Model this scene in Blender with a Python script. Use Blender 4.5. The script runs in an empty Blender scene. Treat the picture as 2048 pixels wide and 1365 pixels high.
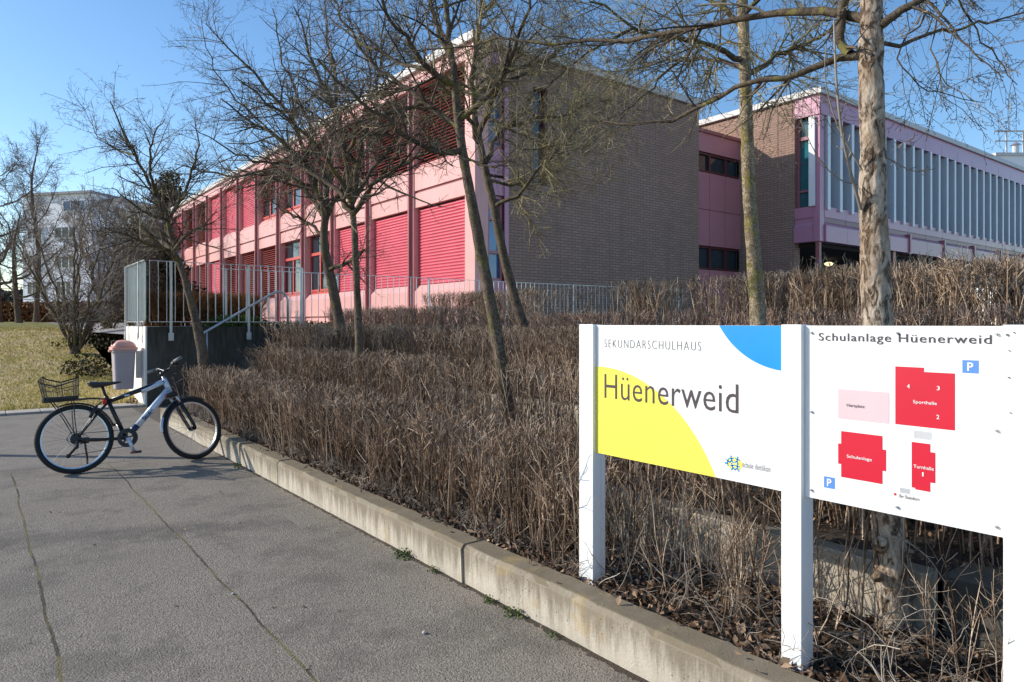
import bpy, math, random
import numpy as np
from mathutils import Vector, Matrix, noise
PI = math.pi
R = math.radians
# ------------------------------------------------------------------ frame of reference
F = 1393.0
YAW = R(37.6)
S_, C_ = math.sin(YAW), math.cos(YAW)
EYE = 1.5
def P(px, py, d):
    """world point seen at photo position px,py when it stands d metres ahead of the viewer"""
    r = (px - 1024) / F * d
    return (r * C_ + d * S_, -r * S_ + d * C_, EYE - (py - 648) / F * d)
scene = bpy.context.scene
COL = scene.collection
def tag(o, label=None, cat=None, group=None, kind=None):
    if label: o['label'] = label
    if cat: o['category'] = cat
    if group: o['group'] = group
    if kind: o['kind'] = kind
    return o
def empty(name, loc=(0, 0, 0), rz=0, parent=None):
    o = bpy.data.objects.new(name, None); COL.objects.link(o)
    o.location = loc; o.rotation_euler = (0, 0, rz); o.empty_display_size = .1
    if parent: o.parent = parent
    return o
def link(name, me, mat=None, parent=None, smooth=False):
    o = bpy.data.objects.new(name, me); COL.objects.link(o)
    if mat is not None:
        for m in (mat if isinstance(mat, (list, tuple)) else [mat]): me.materials.append(m)
    if parent is not None: o.parent = parent
    if smooth: me.polygons.foreach_set('use_smooth', [True] * len(me.polygons))
    return o
# ------------------------------------------------------------------ mesh builder
class MB:
    def __init__(s): s.v = []; s.f = []
    def add(s, vs, fs):
        n = len(s.v); s.v += [tuple(v) for v in vs]; s.f += [tuple(i + n for i in f) for f in fs]; return s
    def box(s, x0, x1, y0, y1, z0, z1):
        return s.add([(x0,y0,z0),(x1,y0,z0),(x1,y1,z0),(x0,y1,z0),(x0,y0,z1),(x1,y0,z1),(x1,y1,z1),(x0,y1,z1)],
                     [(0,3,2,1),(4,5,6,7),(0,1,5,4),(1,2,6,5),(2,3,7,6),(3,0,4,7)])
    def prism_y(s, prof, y0, y1, cap=True):          # prof: (x,z) list, extruded along y
        n = len(prof)
        vs = [(x, y0, z) for x, z in prof] + [(x, y1, z) for x, z in prof]
        fs = [(i, (i+1) % n, n + (i+1) % n, n + i) for i in range(n)]
        if cap: fs += [tuple(range(n))[::-1], tuple(range(n, 2*n))]
        return s.add(vs, fs)
    def prism_x(s, prof, x0, x1):                    # prof: (y,z)
        n = len(prof)
        vs = [(x0, y, z) for y, z in prof] + [(x1, y, z) for y, z in prof]
        fs = [(i, (i+1) % n, n + (i+1) % n, n + i) for i in range(n)] + [tuple(range(n))[::-1], tuple(range(n, 2*n))]
        return s.add(vs, fs)
    def tube(s, pts, r, k=8, closed=False, cap=True):
        pts = [Vector(p) for p in pts]; n = len(pts)
        rs = r if isinstance(r, (list, tuple)) else [r] * n
        vs = []; up = None
        for i, p in enumerate(pts):
            a = pts[(i-1) % n] if (closed or i > 0) else p
            b = pts[(i+1) % n] if (closed or i < n-1) else p
            t = (b - a).normalized()
            if up is None: up = Vector((0, 0, 1)) if abs(t.z) < .9 else Vector((1, 0, 0))
            u = (up - t * up.dot(t)).normalized(); w = t.cross(u); up = u
            for j in range(k):
                an = 2 * PI * j / k
                vs.append(p + (u * math.cos(an) + w * math.sin(an)) * rs[i])
        fs = []
        for i in range(n if closed else n-1):
            for j in range(k):
                q = (i+1) % n
                fs.append((i*k+j, i*k+(j+1) % k, q*k+(j+1) % k, q*k+j))
        if cap and not closed: fs += [tuple(range(k))[::-1], tuple(range((n-1)*k, n*k))]
        return s.add(vs, fs)
    def disc(s, c, axis, r, th, k=24, r0=0):
        c = Vector(c); ax = Vector(axis).normalized()
        u = ax.orthogonal().normalized(); w = ax.cross(u)
        ring = lambda rr, h: [c + ax*h + (u*math.cos(2*PI*j/k) + w*math.sin(2*PI*j/k))*rr for j in range(k)]
        if r0 <= 0:
            return s.add(ring(r, -th/2) + ring(r, th/2), [(j, (j+1) % k, k+(j+1) % k, k+j) for j in range(k)] + [tuple(range(k))[::-1], tuple(range(k, 2*k))])
        vs = ring(r, -th/2) + ring(r, th/2) + ring(r0, -th/2) + ring(r0, th/2); fs = []
        for j in range(k):
            q = (j+1) % k
            fs += [(j, q, k+q, k+j), (2*k+q, 2*k+j, 3*k+j, 3*k+q), (k+j, k+q, 3*k+q, 3*k+j), (q, j, 2*k+j, 2*k+q)]
        return s.add(vs, fs)
    def build(s, name, mat, parent=None, smooth=False, bevel=0):
        me = bpy.data.meshes.new(name); me.from_pydata(s.v, [], s.f); me.validate(); me.update()
        o = link(name, me, mat, parent, smooth)
        if bevel:
            m = o.modifiers.new('b', 'BEVEL'); m.width = bevel; m.segments = 2; m.limit_method = 'ANGLE'
        return o
def np_mesh(name, V, Q, mat, parent=None, smooth=True):
    """V (n,3) float, Q (m,4) or (m,3) int"""
    me = bpy.data.meshes.new(name)
    V = np.asarray(V, dtype=np.float32); Q = np.asarray(Q, dtype=np.int32); k = Q.shape[1]
    me.vertices.add(len(V)); me.vertices.foreach_set('co', V.ravel())
    me.loops.add(Q.size); me.loops.foreach_set('vertex_index', Q.ravel())
    me.polygons.add(len(Q)); me.polygons.foreach_set('loop_start', np.arange(0, Q.size, k, dtype=np.int32))
    me.polygons.foreach_set('loop_total', np.full(len(Q), k, dtype=np.int32))
    me.update(calc_edges=True); me.validate()
    return link(name, me, mat, parent, smooth)
# ------------------------------------------------------------------ bulk tubes (twigs)
def tubes(PT, RD, k=3):
    """PT (N,K,3), RD (N,K) -> verts, quads"""
    N, K, _ = PT.shape
    T = np.empty_like(PT); T[:, 1:-1] = PT[:, 2:] - PT[:, :-2]; T[:, 0] = PT[:, 1] - PT[:, 0]; T[:, -1] = PT[:, -1] - PT[:, -2]
    T /= np.linalg.norm(T, axis=2, keepdims=True) + 1e-9
    ref = np.zeros_like(T); m = np.abs(T[:, :1, 2:3]) < .8
    ref[..., 2] = np.where(m[..., 0], 1, 0); ref[..., 0] = np.where(m[..., 0], 0, 1)
    U = np.cross(T, ref); U /= np.linalg.norm(U, axis=2, keepdims=True) + 1e-9
    W = np.cross(T, U)
    a = np.arange(k) * 2 * PI / k
    V = PT[:, :, None, :] + RD[:, :, None, None] * (U[:, :, None, :] * np.cos(a)[None, None, :, None] + W[:, :, None, :] * np.sin(a)[None, None, :, None])
    idx = np.arange(N * K * k).reshape(N, K, k)
    q = np.stack([idx[:, :-1, :], np.roll(idx, -1, axis=2)[:, :-1, :], np.roll(idx, -1, axis=2)[:, 1:, :], idx[:, 1:, :]], axis=-1)
    return V.reshape(-1, 3), q.reshape(-1, 4)
class Bulk:
    def __init__(s): s.V = []; s.Q = []; s.n = 0
    def add(s, PT, RD, k=3):
        if len(PT) == 0: return
        v, q = tubes(PT, RD, k); s.V.append(v); s.Q.append(q + s.n); s.n += len(v)
    def build(s, name, mat, parent=None):
        return np_mesh(name, np.concatenate(s.V), np.concatenate(s.Q), mat, parent, True)
def unit(v): return v / (np.linalg.norm(v, axis=-1, keepdims=True) + 1e-9)
def resample(pts, rad, K):
    pts = np.array(pts, float); rad = np.array(rad, float)
    d = np.r_[0, np.cumsum(np.linalg.norm(np.diff(pts, axis=0), axis=1))]; t = np.linspace(0, d[-1], K)
    # smooth: catmull via cubic interpolation of chord parameter
    out = np.empty((K, 3))
    for c in range(3):
        m = np.gradient(pts[:, c], d)
        i = np.clip(np.searchsorted(d, t) - 1, 0, len(d) - 2); h = d[i+1] - d[i]; u = (t - d[i]) / h
        out[:, c] = (2*u**3-3*u**2+1)*pts[i, c] + (u**3-2*u**2+u)*h*m[i] + (-2*u**3+3*u**2)*pts[i+1, c] + (u**3-u**2)*h*m[i+1]
    return out, np.interp(t, d, rad), d[-1]
def spawn(rng, PT, RD, per, t0, t1, ang, length, K=4, wob=.25, bias=(0, 0, 0), rfac=.55, tip=.35, rmin=.0012, tl=.5, rmax=9):
    """children of every polyline; length = (lo,hi) metres"""
    N, Kp, _ = PT.shape
    per = np.asarray(per); cnt = per if per.ndim else np.full(N, int(per))
    par = np.repeat(np.arange(N), cnt); M = len(par)
    if M == 0: return np.zeros((0, K, 3)), np.zeros((0, K))
    t = rng.uniform(t0, t1, M) * (Kp - 1); i = np.minimum(t.astype(int), Kp - 2); u = (t - i)[:, None]
    st = PT[par, i] * (1 - u) + PT[par, i+1] * u
    pr = RD[par, i] * (1 - u[:, 0]) + RD[par, i+1] * u[:, 0]
    T = unit(PT[par, i+1] - PT[par, i])
    A = unit(np.cross(T, rng.normal(size=(M, 3))))
    a = np.radians(rng.uniform(ang[0], ang[1], M))[:, None]
    D = unit(T * np.cos(a) + A * np.sin(a))
    L = rng.uniform(length[0], length[1], M) * (1 - tl * t / (Kp - 1))
    out = np.empty((M, K, 3)); out[:, 0] = st; d = D
    b = np.array(bias)
    for j in range(1, K):
        d = unit(d + rng.normal(size=(M, 3)) * wob / math.sqrt(K) + b / K)
        out[:, j] = out[:, j-1] + d * (L / (K - 1))[:, None]
    r0 = np.clip(pr * rfac * rng.uniform(.7, 1.1, M), rmin, rmax)
    RDc = np.maximum(r0[:, None] * np.linspace(1, tip, K)[None], rmin * .8)
    return out, RDc
# ------------------------------------------------------------------ materials
def new_mat(name):
    m = bpy.data.materials.new(name); m.use_nodes = True
    nt = m.node_tree; b = nt.nodes['Principled BSDF']; return m, nt, b
def N(nt, t, **kw):
    n = nt.nodes.new(t)
    for k, v in kw.items():
        if k.startswith('i_'): n.inputs[k[2:].replace('_', ' ')].default_value = v
        else: setattr(n, k, v)
    return n
def ramp(nt, fac, stops):
    r = nt.nodes.new('ShaderNodeValToRGB'); e = r.color_ramp.elements
    while len(e) > 1: e.remove(e[-1])
    e[0].position = stops[0][0]; e[0].color = (*stops[0][1], 1)
    for p, c in stops[1:]:
        q = e.new(p); q.color = (*c, 1)
    nt.links.new(fac, r.inputs[0]); return r.outputs[0]
def mixc(nt, fac, a, b, mode='MIX'):
    m = nt.nodes.new('ShaderNodeMix'); m.data_type = 'RGBA'; m.blend_type = mode
    for s, v in ((0, fac), (6, a), (7, b)):
        if isinstance(v, (int, float)): m.inputs[s].default_value = v
        elif isinstance(v, tuple): m.inputs[s].default_value = (*v, 1) if len(v) == 3 else v
        else: nt.links.new(v, m.inputs[s])
    return m.outputs[2]
def mathn(nt, op, a, b=0.0, c=None):
    m = nt.nodes.new('ShaderNodeMath'); m.operation = op
    for i, v in enumerate((a, b, c)):
        if v is None: continue
        if isinstance(v, (int, float)): m.inputs[i].default_value = v
        else: nt.links.new(v, m.inputs[i])
    return m.outputs[0]
def pos(nt): return nt.nodes.new('ShaderNodeNewGeometry').outputs['Position']
def noisef(nt, vec, scale, detail=4, rough=.55):
    n = nt.nodes.new('ShaderNodeTexNoise'); n.inputs['Scale'].default_value = scale; n.inputs['Detail'].default_value = detail
    n.inputs['Roughness'].default_value = rough
    if vec is not None: nt.links.new(vec, n.inputs['Vector'])
    return n.outputs['Fac']
def bump(nt, b, h, strength, dist):
    n = nt.nodes.new('ShaderNodeBump'); n.inputs['Strength'].default_value = strength; n.inputs['Distance'].default_value = dist
    nt.links.new(h, n.inputs['Height']); nt.links.new(n.outputs[0], b.inputs['Normal'])
def scaled(nt, vec, s):
    m = nt.nodes.new('ShaderNodeMapping'); m.inputs['Scale'].default_value = s; nt.links.new(vec, m.inputs['Vector']); return m.outputs[0]
def simple(name, c, rough=.5, metal=0, var=.12, scale=3, bmp=0, bscale=60, spec=.5, coat=0, dirt=0, dcol=(.25, .2, .17), ds=6):
    m, nt, b = new_mat(name); p = pos(nt)
    f = noisef(nt, p, scale, 5, .6)
    lo = tuple(x * (1 - var) for x in c); hi = tuple(min(1, x * (1 + var)) for x in c)
    cc = ramp(nt, f, [(.3, lo), (.7, hi)])
    if dirt:
        st = noisef(nt, scaled(nt, p, (1, 1, .12)), ds, 6, .7)
        cc = mixc(nt, mathn(nt, 'MULTIPLY', ramp(nt, st, [(.5, (0, 0, 0)), (.75, (1, 1, 1))]), dirt), cc, dcol)
    nt.links.new(cc, b.inputs['Base Color'])
    b.inputs['Roughness'].default_value = rough; b.inputs['Metallic'].default_value = metal
    b.inputs['Specular IOR Level'].default_value = spec; b.inputs['Coat Weight'].default_value = coat
    if bmp: bump(nt, b, noisef(nt, p, bscale, 4), bmp, .005)
    return m
def twig_mat(name, a, b_, c, rough=.75):
    m, nt, b = new_mat(name); g = nt.nodes.new('ShaderNodeNewGeometry')
    col = ramp(nt, g.outputs['Random Per Island'], [(.08, a), (.6, b_), (1, c)])
    n = noisef(nt, g.outputs['Position'], 2.4, 4, .7)
    col = mixc(nt, mathn(nt, 'MULTIPLY', ramp(nt, n, [(.42, (0, 0, 0)), (.66, (1, 1, 1))]), .7), col, a)
    nt.links.new(col, b.inputs['Base Color']); b.inputs['Roughness'].default_value = rough
    b.inputs['Specular IOR Level'].default_value = .25
    return m
def bark_mat(name, dark, light, lichen, scale=1.0, lich=.35, strength=.9):
    m, nt, b = new_mat(name); p = pos(nt)
    v = nt.nodes.new('ShaderNodeTexVoronoi'); v.feature = 'DISTANCE_TO_EDGE'; v.inputs['Scale'].default_value = 28 * scale
    w = nt.nodes.new('ShaderNodeTexNoise'); w.inputs['Scale'].default_value = 14 * scale; w.inputs['Detail'].default_value = 5
    nt.links.new(p, w.inputs['Vector'])
    vv = mixc(nt, .30, scaled(nt, p, (1, 1, .42)), w.outputs['Color']); nt.links.new(vv, v.inputs['Vector'])
    n = noisef(nt, scaled(nt, p, (1, 1, .4)), 20 * scale, 8, .62)
    crack = mathn(nt, 'MINIMUM', mathn(nt, 'ADD', mathn(nt, 'MULTIPLY', v.outputs['Distance'], 9), mathn(nt, 'MULTIPLY', n, .45)), 1.0)
    h = mathn(nt, 'MULTIPLY', crack, mathn(nt, 'ADD', n, .25))
    v3 = nt.nodes.new('ShaderNodeTexVoronoi'); v3.inputs['Scale'].default_value = 17 * scale; nt.links.new(vv, v3.inputs['Vector'])
    h = mathn(nt, 'MULTIPLY', h, mathn(nt, 'ADD', mathn(nt, 'MULTIPLY', v3.outputs['Color'], .75), .55))
    col = ramp(nt, h, [(.08, dark), (.5, tuple((x+y)/2 for x, y in zip(dark, light))), (.85, light)])
    lf = noisef(nt, p, 5 * scale, 6, .7)
    lf = mathn(nt, 'MULTIPLY', mathn(nt, 'GREATER_THAN', lf, .66 - lich * .22), .6)
    col = mixc(nt, lf, col, lichen)
    nt.links.new(col, b.inputs['Base Color']); b.inputs['Roughness'].default_value = .9; b.inputs['Specular IOR Level'].default_value = .2
    bump(nt, b, h, strength, .012)
    return m
def flaky_bark(name):
    m, nt, b = new_mat(name); p = pos(nt)
    w = nt.nodes.new('ShaderNodeTexNoise'); w.inputs['Scale'].default_value = 30; w.inputs['Detail'].default_value = 8; w.inputs['Roughness'].default_value = .62; w.inputs['Distortion'].default_value = 1.1
    nt.links.new(scaled(nt, p, (1, 1, .42)), w.inputs['Vector']); a = w.outputs['Fac']
    f = noisef(nt, scaled(nt, p, (1, 1, .6)), 110, 5, .7); big = noisef(nt, p, 5, 4, .6)
    h = mathn(nt, 'ADD', mathn(nt, 'MULTIPLY', a, .8), mathn(nt, 'MULTIPLY', f, .2))
    c = ramp(nt, h, [(.36, (.05, .035, .025)), (.43, (.19, .14, .10)), (.50, (.36, .285, .215)), (.60, (.54, .45, .36))])
    c = mixc(nt, ramp(nt, big, [(.48, (0, 0, 0)), (.62, (.55, .55, .55))]), c, (.26, .165, .10))
    nt.links.new(c, b.inputs['Base Color']); b.inputs['Roughness'].default_value = .95; b.inputs['Specular IOR Level'].default_value = .15
    bump(nt, b, ramp(nt, h, [(.36, (0, 0, 0)), (.47, (.8, .8, .8)), (.6, (1, 1, 1))]), 1.0, .010)
    return m
def concrete(name, base, mossy=.5, grime=.5, lo=0, hi=1):
    m, nt, b = new_mat(name); p = pos(nt)
    big = noisef(nt, p, 1.7, 6, .65); fine = noisef(nt, p, 90, 4, .7); streak = noisef(nt, scaled(nt, p, (5, 5, .7)), 3, 6, .7)
    c = ramp(nt, big, [(.25, tuple(x*.72 for x in base)), (.75, base)])
    c = mixc(nt, mathn(nt, 'MULTIPLY', ramp(nt, streak, [(.42, (0, 0, 0)), (.72, (1, 1, 1))]), grime), c, tuple(x*.35 for x in base))
    c = mixc(nt, mathn(nt, 'MULTIPLY', fine, .5), c, tuple(min(1, x*1.35) for x in base))
    sx = nt.nodes.new('ShaderNodeSeparateXYZ'); nt.links.new(nt.nodes.new('ShaderNodeNewGeometry').outputs['Normal'], sx.inputs[0])
    top = mathn(nt, 'GREATER_THAN', sx.outputs[2], .6)
    mo = noisef(nt, p, 7, 6, .7)
    mf = mathn(nt, 'MULTIPLY', mathn(nt, 'MULTIPLY', top, mossy), ramp(nt, mo, [(.28, (.35, .35, .35)), (.55, (1, 1, 1))]))
    c = mixc(nt, mf, c, (.19, .15, .085))
    # damp stain band along the top of faces, light wash toward the foot
    pz = nt.nodes.new('ShaderNodeSeparateXYZ'); nt.links.new(p, pz.inputs[0])
    hz = mathn(nt, 'ADD', mathn(nt, 'DIVIDE', mathn(nt, 'SUBTRACT', pz.outputs[2], lo), max(hi - lo, .01)), mathn(nt, 'MULTIPLY', mathn(nt, 'SUBTRACT', streak, .5), 1.3))
    st2 = noisef(nt, scaled(nt, p, (14, 14, 1.6)), 2, 7, .75)
    hz = mathn(nt, 'ADD', hz, mathn(nt, 'MULTIPLY', mathn(nt, 'SUBTRACT', st2, .5), 1.2))
    dk = mathn(nt, 'MULTIPLY', ramp(nt, hz, [(.30, (0, 0, 0)), (.85, (1, 1, 1))]), .55 * grime * 2)
    c = mixc(nt, mathn(nt, 'MINIMUM', dk, .78), c, (base[0]*.36, base[1]*.33, base[2]*.28))
    och = noisef(nt, p, 4.5, 5, .7)
    c = mixc(nt, ramp(nt, och, [(.56, (0, 0, 0)), (.7, (.5, .5, .5))]), c, (base[0]*.8, base[1]*.66, base[2]*.36))
    v = nt.nodes.new('ShaderNodeTexVoronoi'); v.inputs['Scale'].default_value = 32; nt.links.new(p, v.inputs['Vector'])
    pit = mathn(nt, 'LESS_THAN', v.outputs['Distance'], .13)
    pit = mathn(nt, 'MULTIPLY', pit, mathn(nt, 'GREATER_THAN', noisef(nt, p, 6, 2), .52))
    c = mixc(nt, mathn(nt, 'MULTIPLY', pit, .7), c, (.05, .045, .04))
    nt.links.new(c, b.inputs['Base Color']); b.inputs['Roughness'].default_value = .92; b.inputs['Specular IOR Level'].default_value = .2
    bump(nt, b, mathn(nt, 'SUBTRACT', mathn(nt, 'ADD', fine, mathn(nt, 'MULTIPLY', big, 2)), pit), .6, .006)
    return m
def brick_mat(name, a, b_, mortar):
    m, nt, b = new_mat(name); p = pos(nt)
    s = nt.nodes.new('ShaderNodeSeparateXYZ'); nt.links.new(p, s.inputs[0])
    cb = nt.nodes.new('ShaderNodeCombineXYZ'); nt.links.new(mathn(nt, 'ADD', s.outputs[0], s.outputs[1]), cb.inputs[0]); nt.links.new(s.outputs[2], cb.inputs[1])
    t = nt.nodes.new('ShaderNodeTexBrick'); nt.links.new(cb.outputs[0], t.inputs['Vector'])
    t.inputs['Scale'].default_value = 1; t.inputs['Brick Width'].default_value = .30; t.inputs['Row Height'].default_value = .088
    t.inputs['Mortar Size'].default_value = .010; t.inputs['Mortar Smooth'].default_value = .15; t.inputs['Bias'].default_value = 0
    t.inputs['Color1'].default_value = (*a, 1); t.inputs['Color2'].default_value = (*b_, 1); t.inputs['Mortar'].default_value = (*mortar, 1)
    n = noisef(nt, p, .6, 6, .7)
    c = mixc(nt, mathn(nt, 'MULTIPLY', ramp(nt, n, [(.35, (0, 0, 0)), (.7, (1, 1, 1))]), .35), t.outputs['Color'], tuple(x*.55 for x in a))
    stn = noisef(nt, scaled(nt, p, (1.6, 1.6, .10)), 1.6, 6, .75)
    c = mixc(nt, ramp(nt, stn, [(.5, (0, 0, 0)), (.75, (.4, .4, .4))]), c, (.10, .07, .058))
    n2 = noisef(nt, scaled(nt, p, (1, 1, 8)), 2.2, 3)
    c = mixc(nt, mathn(nt, 'MULTIPLY', n2, .3), c, tuple(min(1, x*1.3) for x in b_))
    nt.links.new(c, b.inputs['Base Color']); b.inputs['Roughness'].default_value = .9
    bump(nt, b, mathn(nt, 'SUBTRACT', 1.0, t.outputs['Fac']), .5, .01)
    return m
def asphalt_mat():
    m, nt, b = new_mat('asphalt'); p = pos(nt)
    v = nt.nodes.new('ShaderNodeTexVoronoi'); v.inputs['Scale'].default_value = 150; nt.links.new(p, v.inputs['Vector'])
    v2 = nt.nodes.new('ShaderNodeTexVoronoi'); v2.inputs['Scale'].default_value = 95; nt.links.new(p, v2.inputs['Vector'])
    big = noisef(nt, p, .55, 5, .6); mid = noisef(nt, p, 5, 6, .65); fine = noisef(nt, p, 160, 3, .6)
    c = ramp(nt, v.outputs['Color'], [(0, (.09, .077, .062)), (.45, (.245, .210, .168)), (.85, (.345, .298, .242)), (.97, (.43, .375, .31)), (1, (.58, .54, .49))])
    c = mixc(nt, mathn(nt, 'MULTIPLY', ramp(nt, big, [(.35, (0, 0, 0)), (.7, (1, 1, 1))]), .35), c, (.085, .078, .070))
    c = mixc(nt, mathn(nt, 'MULTIPLY', mid, .35), c, (.29, .245, .19))
    pt_ = noisef(nt, p, 1.6, 5, .7); c = mixc(nt, ramp(nt, pt_, [(.50, (0, 0, 0)), (.60, (.42, .42, .42))]), c, (.105, .093, .078))
    sp_ = noisef(nt, p, 34, 2, .5); c = mixc(nt, mathn(nt, 'MULTIPLY', mathn(nt, 'GREATER_THAN', sp_, .69), .5), c, (.05, .045, .04))
    s = nt.nodes.new('ShaderNodeSeparateXYZ'); nt.links.new(p, s.inputs[0]); X, Y = s.outputs[0], s.outputs[1]
    # longitudinal joints with moss
    wob = mathn(nt, 'MULTIPLY', mathn(nt, 'SUBTRACT', noisef(nt, scaled(nt, p, (0, 1, 0)), 1.1, 5, .6), .5), .07)
    jn = noisef(nt, p, 22, 4, .7)
    for x0, wd in ((.29, .006), (1.135, .005)):
        d = mathn(nt, 'ABSOLUTE', mathn(nt, 'SUBTRACT', mathn(nt, 'ADD', X, wob), x0))
        near = mathn(nt, 'MULTIPLY', mathn(nt, 'LESS_THAN', d, mathn(nt, 'MULTIPLY', jn, wd * 2.6)), mathn(nt, 'LESS_THAN', Y, 8.6))
        green = ramp(nt, noisef(nt, p, 2.3, 3), [(.42, (.035, .03, .025)), (.58, (.17, .145, .05))])
        c = mixc(nt, mathn(nt, 'MULTIPLY', near, .85), c, green)
    d = mathn(nt, 'ABSOLUTE', mathn(nt, 'SUBTRACT', mathn(nt, 'ADD', Y, mathn(nt, 'MULTIPLY', wob, 1.5)), mathn(nt, 'ADD', 8.83, mathn(nt, 'MULTIPLY', X, -.18))))
    near = mathn(nt, 'LESS_THAN', d, mathn(nt, 'MULTIPLY', jn, .022))
    c = mixc(nt, mathn(nt, 'MULTIPLY', near, .8), c, (.04, .034, .028))
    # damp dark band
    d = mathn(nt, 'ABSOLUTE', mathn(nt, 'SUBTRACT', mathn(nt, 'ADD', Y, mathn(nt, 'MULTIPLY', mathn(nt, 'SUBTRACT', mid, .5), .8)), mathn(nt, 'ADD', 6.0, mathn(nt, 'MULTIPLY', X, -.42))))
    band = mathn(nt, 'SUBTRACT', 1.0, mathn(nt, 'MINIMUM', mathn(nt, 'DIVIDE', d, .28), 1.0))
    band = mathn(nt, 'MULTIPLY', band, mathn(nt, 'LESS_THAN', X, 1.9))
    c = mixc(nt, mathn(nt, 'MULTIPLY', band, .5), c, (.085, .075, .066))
    # dirt near the kerb
    kd = mathn(nt, 'SUBTRACT', 2.24, X)
    kf = mathn(nt, 'MULTIPLY', mathn(nt, 'LESS_THAN', mathn(nt, 'ADD', kd, mathn(nt, 'MULTIPLY', jn, -.11)), -.015), .85)
    c = mixc(nt, kf, c, (.045, .034, .022))
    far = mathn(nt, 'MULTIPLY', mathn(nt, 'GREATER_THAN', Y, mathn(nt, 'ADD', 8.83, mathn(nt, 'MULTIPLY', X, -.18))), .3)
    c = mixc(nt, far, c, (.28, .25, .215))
    nt.links.new(c, b.inputs['Base Color']); b.inputs['Roughness'].default_value = .88; b.inputs['Specular IOR Level'].default_value = .3
    h = mathn(nt, 'ADD', mathn(nt, 'MULTIPLY', v.outputs['Distance'], -1.0), mathn(nt, 'MULTIPLY', v2.outputs['Distance'], -1.2))
    h = mathn(nt, 'ADD', h, fine)
    bump(nt, b, h, .7, .004)
    return m
def glass_mat(name, c, rough=.04):
    m, nt, b = new_mat(name); p = pos(nt)
    n = noisef(nt, p, .6, 3)
    nt.links.new(ramp(nt, n, [(.3, tuple(x*.6 for x in c)), (.7, tuple(x*1.3 for x in c))]), b.inputs['Base Color'])
    b.inputs['Roughness'].default_value = rough; b.inputs['Specular IOR Level'].default_value = .9
    bump(nt, b, noisef(nt, p, .9, 2), .06, .05)
    return m
M = {}
M['asphalt'] = asphalt_mat()
M['kerb'] = concrete('kerb_concrete', (.54, .475, .385), .95, .85, -.03, .24)
M['wall'] = concrete('bank_concrete', (.46, .40, .32), .8, .5, .0, 1.6)
M['dark_wall'] = concrete('shade_toned_concrete', (.10, .092, .080), .6, .7, .4, 1.9)  # dark tone carries the shade of faces turned from the sun
M['white_wall'] = simple('sunlit_wall', (.80, .77, .72), .8, 0, .06, 4, .3, 30)  # bright tone stands for sun on the terrace wall end
M['plaza'] = simple('plaza_paving', (.28, .26, .24), .9, 0, .15, 2, .3, 40)
M['paver'] = simple('edging_pavers', (.42, .37, .32), .9, 0, .2, 6, .4, 50)
def soil_mat():
    m, nt, b = new_mat('soil'); p = pos(nt)
    n = noisef(nt, p, 26, 8, .75); n2 = noisef(nt, p, 3, 4)
    c = ramp(nt, n, [(.3, (.018, .012, .008)), (.55, (.07, .047, .03)), (.75, (.16, .11, .07))])
    c = mixc(nt, mathn(nt, 'MULTIPLY', n2, .4), c, (.05, .04, .02))
    nt.links.new(c, b.inputs['Base Color']); b.inputs['Roughness'].default_value = .95
    bump(nt, b, n, 1, .03); return m
M['soil'] = soil_mat()
def lawn_mat():
    m, nt, b = new_mat('lawn'); p = pos(nt)
    n = noisef(nt, p, 1.3, 6, .7); n2 = noisef(nt, scaled(nt, p, (1, 1, .4)), 22, 6, .75)
    c = ramp(nt, n, [(.30, (.40, .36, .08)), (.44, (.70, .54, .20)), (.60, (.86, .66, .38))])
    c = mixc(nt, ramp(nt, n2, [(.35, (.6, .6, .6)), (.62, (0, 0, 0))]), c, (.12, .095, .035))
    s = nt.nodes.new('ShaderNodeSeparateXYZ'); nt.links.new(p, s.inputs[0])
    gf = ramp(nt, mathn(nt, 'DIVIDE', mathn(nt, 'SUBTRACT', s.outputs[1], 24.0), 4.0), [(0, (0, 0, 0)), (1, (1, 1, 1))])
    c = mixc(nt, mathn(nt, 'MULTIPLY', gf, .75), c, (.13, .15, .04))
    nt.links.new(c, b.inputs['Base Color']); b.inputs['Roughness'].default_value = .95; b.inputs['Specular IOR Level'].default_value = .1
    bump(nt, b, n2, 1, .05); return m
M['lawn'] = lawn_mat()
M['grass'] = twig_mat('grass_blades', (.30, .29, .06), (.66, .53, .18), (.90, .70, .40))
M['hedge'] = twig_mat('hedge_twigs', (.075, .044, .027), (.47, .325, .215), (.97, .76, .56))
M['hedge_pink'] = twig_mat('hedge_twigs_reddish', (.09, .05, .034), (.52, .34, .24), (.97, .72, .54))
M['beech'] = twig_mat('beech_leaves', (.09, .035, .012), (.30, .13, .04), (.42, .21, .08))
M['leaf'] = twig_mat('dead_leaves', (.045, .025, .014), (.15, .085, .048), (.50, .34, .22))
M['green_leaf'] = twig_mat('green_leaves', (.03, .06, .012), (.09, .14, .03), (.20, .24, .07))
M['dark_leaf'] = twig_mat('dark_green_leaves', (.02, .022, .010), (.07, .06, .02), (.20, .14, .06))
M['bark'] = bark_mat('bark', (.025, .018, .013), (.24, .18, .13), (.16, .15, .05), 1.0, .35)
M['bark_close'] = flaky_bark('bark_flaky')
M['bark_lichen'] = bark_mat('bark_lichened', (.05, .035, .022), (.52, .41, .27), (.28, .24, .05), 1.0, .55)
M['limb'] = bark_mat('limb_bark', (.022, .016, .011), (.17, .13, .09), (.24, .22, .05), 1.3, .4, .5)
M['twig'] = twig_mat('tree_twigs', (.035, .026, .018), (.17, .13, .085), (.50, .41, .28))
M['twig_lichen'] = twig_mat('tree_twigs_lichened', (.09, .07, .04), (.34, .28, .14), (.62, .52, .26))
M['twig_far'] = twig_mat('far_twigs', (.07, .06, .05), (.17, .14, .12), (.34, .28, .23))
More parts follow.
